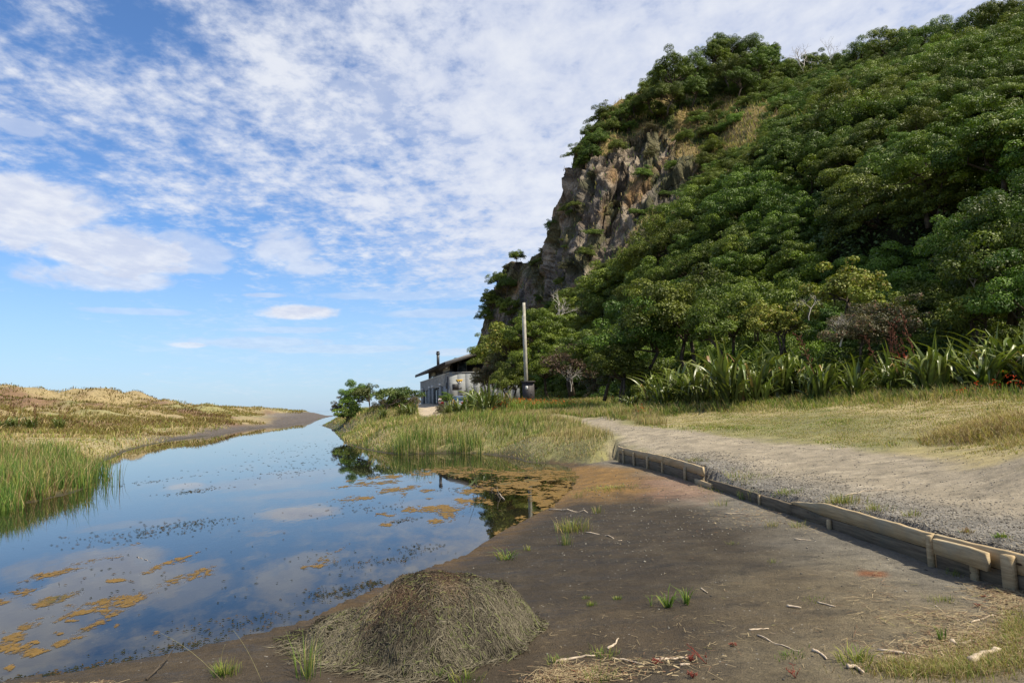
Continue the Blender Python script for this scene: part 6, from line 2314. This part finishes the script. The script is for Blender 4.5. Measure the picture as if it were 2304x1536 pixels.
# litter of straw and bark chips
def litter(name, centres, n, lens, wid, pal, label=None):
    P, Z = [], []
    for (x, y, sx_, sy_, wt) in centres:
        m = int(n * wt)
        for _ in range(m):
            px0, py0 = x + random.gauss(0, sx_), y + random.gauss(0, sy_)
            g_ = G(px0, py0, .08)
            P.append(g_)
    P = np.array(P)
    P = P[np.abs(P[:, 1]) < 40]
    nn = len(P)
    z = height(P)
    Pz = np.column_stack([P, z + rng.uniform(.002, .03, nn)])
    a = rng.uniform(0, 6.28, nn)
    ln_ = rng.uniform(*lens, nn)
    d3 = np.column_stack([np.cos(a) * ln_, np.sin(a) * ln_, rng.normal(0, .12, nn) * ln_])
    s3 = np.column_stack([-np.sin(a), np.cos(a), np.zeros(nn)]) * (wid * rng.uniform(.5, 1.5, nn))[:, None]
    up3 = np.array([0, 0, 1]) * (wid * .8)
    Vv = np.stack([Pz - d3 - s3, Pz - d3 + s3, Pz + d3 + s3, Pz + d3 - s3, Pz - d3 * .9 + up3, Pz + d3 * .9 + up3], 1).reshape(-1, 3)
    b = np.arange(nn) * 6
    Qd = np.concatenate([np.stack([b, b + 3, b + 5, b + 4], 1), np.stack([b + 1, b + 4, b + 5, b + 2], 1)])
    cb, ct = palette(nn, pal)
    o_ = link(name, np_mesh(name, Vv, None, Qd, np.repeat(ct * np.array([.62, .62, .68]) * rng.uniform(.6, 1.1, (nn, 1)), 6, axis=0)), M['weed'])
    tag(o_, kind='stuff')


litter('straw_litter', [(1300, 1032, 60, 8, .12), (2190, 1470, 80, 28, .36), (2270, 1370, 30, 22, .14), (2250, 1340, 50, 10, .08), (2080, 1500, 60, 20, .12), (1280, 1515, 45, 14, .16), (1400, 1500, 80, 14, .05), (1700, 1160, 60, 12, .05), (1850, 1190, 40, 10, .03),
                        (1560, 1098, 60, 10, .04), (2100, 1400, 70, 8, .05), (1960, 1370, 40, 50, .03), (120, 1534, 90, 5, .12)], 5200, (.012, .060), .0015, [.0, .1, 2.2, 1.0, .0])
litter('scattered_straws', [(1700, 1400, 260, 70, .5), (1500, 1450, 220, 60, .3), (1600, 1150, 180, 40, .25), (1400, 1230, 120, 40, .1)], 520, (.006, .035), .0012, [0, .1, 2, .8, 0])
litter('bark_chips', [(2200, 1480, 70, 25, .5), (1480, 1505, 60, 14, .12), (2270, 1365, 25, 15, .2), (1690, 1175, 60, 15, .2)], 420, (.008, .024), .005, [0, 0, 2, 1.2, 0])


# grass in the lower right corner and small tufts on the mud
def near_grass(name, centres, n, h, pal, lean=(.3, .95)):
    P = []
    for (x, y, sx_, sy_, wt) in centres:
        for _ in range(int(n * wt)):
            P.append(G(x + random.gauss(0, sx_), y + random.gauss(0, sy_), .08))
    P = np.array(P)
    return grow(name, '', P, lambda Q_: h + 0 * Q_[:, 0], lambda Q_: .0028 + 0 * Q_[:, 0], pal if not isinstance(pal, list) else palette(len(P), pal), lean)


near_grass('corner_grass', [(2230, 1500, 60, 24, .4), (2060, 1525, 60, 10, .2), (2290, 1440, 22, 24, .2), (2150, 1530, 60, 14, .2)], 8000, .06, [.6, 1.0, 1.3, .8, .05])


def tuft(px0, py0, n, spread, h, pal, label, lean=(.2, .9), w=.004, name='grass_tuft', cat='grass tuft'):
    c = hit(px0, py0)
    P = np.column_stack([rng.normal(0, spread, (n, 2)), np.zeros(n)])
    P[:, 2] = height(P[:, :2] + c[:2]) - c[2]
    cb, ct = palette(n, pal)
    az_ = np.arctan2(P[:, 1], P[:, 0]) + rng.normal(0, .6, n)
    o_ = link(name, blades_mesh(name, P, h * rng.uniform(.5, 1.2, n), np.full(n, w), rng.uniform(*lean, n), az_, cb, ct), M['grass'])
    o_.location = (c[0], c[1], c[2])
    if spread >= .10:
        o_.name = 'grass_patch'
        tag(o_, kind='stuff')
    else:
        tag(o_, label, cat)
    return o_


TF = [(1288, 1195, 260, .11, .17, [.5, 1.4, .9, .1, .5], 'grass tuft on the dark mud near the shoreline', (.1, .7), .005), (1274, 1228, 50, .03, .14, [.5, 1, .4, 0, .5], 'small upright tuft just below the larger shoreline tuft', (.05, .4), .005),
      (1345, 1155, 50, .05, .13, [.4, 1, .6, 0, .4], 'small sparse tuft right of the shoreline stick', (.1, .6), .005), (1300, 1120, 40, .06, .16, [.3, .8, .8, .1, .2], 'wispy tuft at the edge of the brown algae', (.1, .7), .004),
      (1378, 1100, 420, .24, .06, [.5, 2, .4, 0, .1], 'low yellow-green tuft by the wall end', (.4, .95), .006), (1140, 1262, 45, .04, .16, [1.0, .6, .1, 0, .2], 'bright green sprawling tuft behind the weed pile', (.7, 1.05), .008),
      (1190, 1240, 30, .03, .07, [.6, .8, .2, 0, 0], 'tiny green tuft right behind the weed pile', (.4, .95), .004),
      (1502, 1370, 34, .012, .19, [1.6, .5, 0, 0, .3], 'star-shaped green grass plant in the middle of the mud', (.75, 1.05), .008), (1545, 1362, 26, .012, .17, [1.4, .6, 0, 0, .3], 'star-shaped green grass plant right of the other one', (.5, 1.0), .008), (1466, 1366, 10, .01, .10, [1, .5, 0, 0, .3], 'tiny grass seedling left of the star-shaped plant', (.6, 1.0), .005),
      (1331, 1362, 90, .022, .035, [1, 1, 0, 0, 0], 'small mossy green tuft left of two on the mud', (.2, .8), .003), (1390, 1350, 80, .02, .03, [1, 1, 0, 0, 0], 'small mossy green tuft right of two on the mud', (.2, .8), .003), (1318, 1350, 40, .02, .025, [1, 1, 0, 0, 0], 'smallest mossy tuft on the mud', (.2, .8), .003),
      (1625, 1140, 60, .07, .11, [.3, .8, 1, .1, .1], 'dry tuft by the lower boards of the wall', (.1, .7), .004), (1697, 1128, 60, .04, .20, [1, .8, .4, 0, .4], 'green tuft growing against the low boards', (.05, .4), .005), (1672, 1125, 30, .03, .16, [.8, .8, .4, 0, .3], 'thin green tuft against the low boards', (.05, .4), .005),
      (1735, 1188, 60, .05, .09, [.3, 1, .8, 0, 0], 'small tuft in the straw below the wall', (.2, .8), .004), (1795, 1190, 60, .05, .09, [.3, 1, .6, 0, 0], 'small yellow tuft below the warped board', (.2, .8), .004), (1648, 1225, 30, .03, .05, [.4, 1, .3, 0, 0], 'tiny tuft on the gravelly mud', (.2, .8), .003),
      (1740, 1270, 30, .03, .04, [.6, 1, 0, 0, 0], 'tiny green tuft in the middle right mud', (.2, .8), .003), (2150, 1292, 90, .05, .04, [.8, 1, 0, 0, 0], 'yellow-green moss tuft in front of the wall', (.2, .8), .003), (2122, 1352, 100, .05, .04, [.6, 1.2, .3, 0, 0], 'yellow-green patch on the mud near the wall end', (.2, .8), .003),
      (1895, 1132, 260, .12, .13, [.7, 1.2, .9, .2, .1], 'large tufted grass on the gravel behind the warped board', (.2, .9), .006), (1560, 1037, 160, .16, .09, [.5, 1.2, .6, .2, 0], 'grass tuft on the gravel behind the high boards', (.3, .95), .006),
      (1655, 1078, 420, .26, .08, [.9, 1.2, .5, .1, 0], 'long green patch on the gravel behind the low boards', (.3, .95), .006), (1765, 1112, 160, .12, .07, [1.2, 1, .2, .1, 0], 'green weeds on the gravel by the board joint', (.3, .95), .006),
      (1970, 1148, 90, .08, .10, [.3, 1, .6, .1, 0], 'thin tuft on the gravel behind the wall', (.2, .8), .005), (2052, 1165, 60, .05, .08, [.2, 1, .8, .2, 0], 'pale tuft on the gravel right of the middle', (.2, .8), .005), (2178, 1198, 60, .035, .05, [.2, .4, .3, 2, 0], 'rusty low weed on the gravel near the right', (.4, .95), .006), (2252, 1210, 60, .03, .05, [2, .6, 0, 0, 0], 'bright green weed on the gravel near the right edge', (.4, .95), .007),
      (505, 1520, 130, .035, .09, [1.4, 1.2, .1, 0, .1], 'bright green tuft at the bottom left of the weed pile', (.2, .9), .004), (690, 1528, 45, .03, .26, [1.2, .7, .3, 0, .8], 'tall thin green rush at the left foot of the weed pile', (.1, .6), .004),
      (1045, 1534, 60, .05, .07, [1.2, 1.2, 0, 0, 0], 'green tuft at the bottom edge under the weed pile', (.2, .9), .005), (985, 1528, 26, .02, .08, [1, 1, 0, 0, 0], 'small green tuft at the bottom edge beside another', (.2, .9), .005),
      (1355, 1482, 90, .05, .05, [1.3, 1.1, .1, 0, 0], 'bright green tuft in the straw at bottom centre', (.2, .9), .004), (1258, 1494, 60, .03, .05, [1.3, 1, .1, 0, 0], 'small green tuft at the left of the bottom straw', (.2, .9), .004), (1340, 1530, 110, .06, .07, [.8, 1, .3, .4, 0], 'green and red tuft at the bottom edge centre', (.2, .9), .004),
      (1780, 1475, 60, .05, .035, [1.6, .5, 0, 0, .3], 'small green creeping plant on the dry mud', (.4, .95), .004), (1835, 1352, 60, .07, .025, [1.2, .9, 0, 0, 0], 'thin strip of green seedlings on the dry mud', (.4, .95), .003), (1925, 1490, 90, .05, .10, [.5, 1.8, .3, 0, 0], 'yellow-green sprawling grass by the thick dark stick', (.5, 1.0), .006),
      (2120, 1450, 14, .012, .10, [2, .2, 0, 0, .3], 'single bright green sprout at the edge of the litter', (.1, .4), .008)]
for (x, y, n, sp, h, pal, lb, ln0, w0) in TF:
    tuft(x, y, n, sp, h, pal, lb, ln0, w0)
# tall thin stems at the bottom left
M['reedstem'] = simple('reed_stem', (.22, .20, .10), .8, .1, .3, 20)
for i, (x, y, x2, dzv, lb) in enumerate([(500, 1536, 362, .34, 'tall tan grass stem leaning left at the bottom left'), (590, 1536, 525, .36, 'tall green-tan stem leaning left of the tuft'), (495, 1500, 508, .16, 'pale bent stem above the bright tuft'),
                                      (715, 1500, 640, .10, 'thin stem at the left of the weed pile')]):
    c = hit(x, y)
    P1 = D(x2, y - dzv * 330, c[1] + .02)
    mb = MB()
    s0 = np.linspace(0, 1, 7)
    pts_ = [(np.array(P1) - c) * s_ + np.array([0, 0, .03 * math.sin(s_ * 3.1)]) for s_ in s0]
    mb.tube(pts_, np.linspace(.0014, .0007, 7), 4)
    o_ = mb.build('dry_reed', M['reedstem'])
    o_.location = c
    tag(o_, lb, 'grass stem')
# little red plants
M['redleaf'] = simple('red_leaves', (.20, .045, .03), .7, .2, .3, 30)


def red_plant(x, y, n, h, label):
    c = hit(x, y)
    mb = MB()
    for i in range(n):
        a = random.uniform(0, 6.28)
        e = np.array([math.cos(a) * h * random.uniform(.3, .9), math.sin(a) * h * random.uniform(.3, .9), h * random.uniform(.4, 1)])
        mb.tube([(0, 0, 0), e * .5 + np.array([0, 0, .01]), e], [.0016, .0014, .0008], 4)
        for q in range(6):
            p = e * random.uniform(.3, 1)
            dq = np.array([random.gauss(0, .006), random.gauss(0, .006), .006])
            mb.tube([p, p + dq, p + dq * 1.8], [.0008, .0022, .0005], 4)
    o_ = mb.build('red_plant', M['redleaf'])
    o_.location = c
    tag(o_, label, 'plant')


for (x, y, n, h, lb) in [(1475, 1500, 9, .05, 'small red plant left of the pale driftwood'), (1552, 1492, 8, .06, 'small red plant at the right end of the pale driftwood'), (1590, 1500, 4, .22, 'tall red-stemmed plant at the bottom centre'), (1650, 1458, 5, .03, 'tiny red plant alone on the dry mud'),
                         (1300, 1528, 10, .05, 'red-leaved plant at the bottom edge centre'), (2212, 1345, 6, .03, 'tiny red plant near the right end of the wall'), (2200, 1370, 5, .03, 'tiny red plant by the corner litter'), (1790, 1530, 4, .10, 'red-stemmed plant at the bottom right of centre'), (1560, 1532, 7, .07, 'low red plant at the bottom edge')]:
    red_plant(x, y, n, h * .7, lb)

# bare grey branches among the bushes
M['grey_twigs'] = simple('grey_twigs', (.42, .38, .33), .9, .1, .2, 10)


def dead_branch(x, y, Yd, size, label, seed):
    g = np.random.default_rng(seed)
    c = D(x, y, Yd)
    mb = MB()

    def rec(p, d, L, r0, dep):
        q1 = p + d * L * .5 + g.normal(size=3) * L * .10
        q2 = p + d * L + g.normal(size=3) * L * .14
        mb.tube([p, q1, q2], [r0, r0 * .8, r0 * .6], 5, False)
        if dep > 0:
            for _ in range(3):
                dn_ = d + g.normal(size=3) * .65 + np.array([0, 0, .1])
                dn_ /= np.linalg.norm(dn_)
                rec(q2 if g.random() < .6 else q1, dn_, L * .72, r0 * .58, dep - 1)
    rec(np.zeros(3), np.array([g.normal() * .3, 0, 1.0]), size * .45, size * .022, 4)
    o_ = mb.build('dead_branch', M['grey_twigs'])
    o_.location = c
    tag(o_, label, 'branch')


dead_branch(1890, 780, 26.6, 1.6, 'bare pale grey twigs above the flax right of the middle', 1)
dead_branch(1820, 720, 29.5, 1.2, 'bare grey twigs over the yellow-green shrub', 2)
dead_branch(1240, 740, 51.5, 2.6, 'bare brown-grey branches right of the pole top', 3)
dead_branch(2200, 660, 27.5, 1.4, 'pale crooked branch in the shade at the right', 4)
dead_branch(1815, 175, 120, 6.0, 'bare leaning dead branches on the hilltop skyline', 5)
dead_branch(1860, 165, 118, 5.0, 'bare dead branches right of the others on the skyline', 6)
dead_branch(1285, 880, 45.8, 1.8, 'brown dead twigs in the half-dead bush', 7)

# ------------------------------------------------------------------ give alike neighbours their own place in the label
bpy.context.view_layer.update()
by = {}
for o_ in list(COL.objects):
    if o_.parent is None and o_.get('label') and o_.get('category') in ('tree', 'shrub'):
        by.setdefault(o_['label'], []).append(o_)
for lb, os_ in by.items():
    if len(os_) < 2:
        continue
    os_.sort(key=lambda q_: proj(np.array(q_.location))[0])
    nsp = len(os_)
    for i, o_ in enumerate(os_):
        if nsp <= 20:
            o_['label'] = '%s from the left: %s' % (ORD[i], lb)
        elif i < nsp / 2:
            o_['label'] = '%s from the left: %s' % (ORD[min(i, 35)], lb)
        else:
            o_['label'] = '%s from the right: %s' % (ORD[min(nsp - 1 - i, 35)], lb)
for o_ in COL.objects:
    l_ = o_.get('label')
    if l_ and len(l_.split()) > 16:
        o_['label'] = l_.replace(' from the left:', ' from left:').replace(' from the right:', ' from right:').replace(' of the slope canopy', '').replace(' slope canopy', ' canopy')
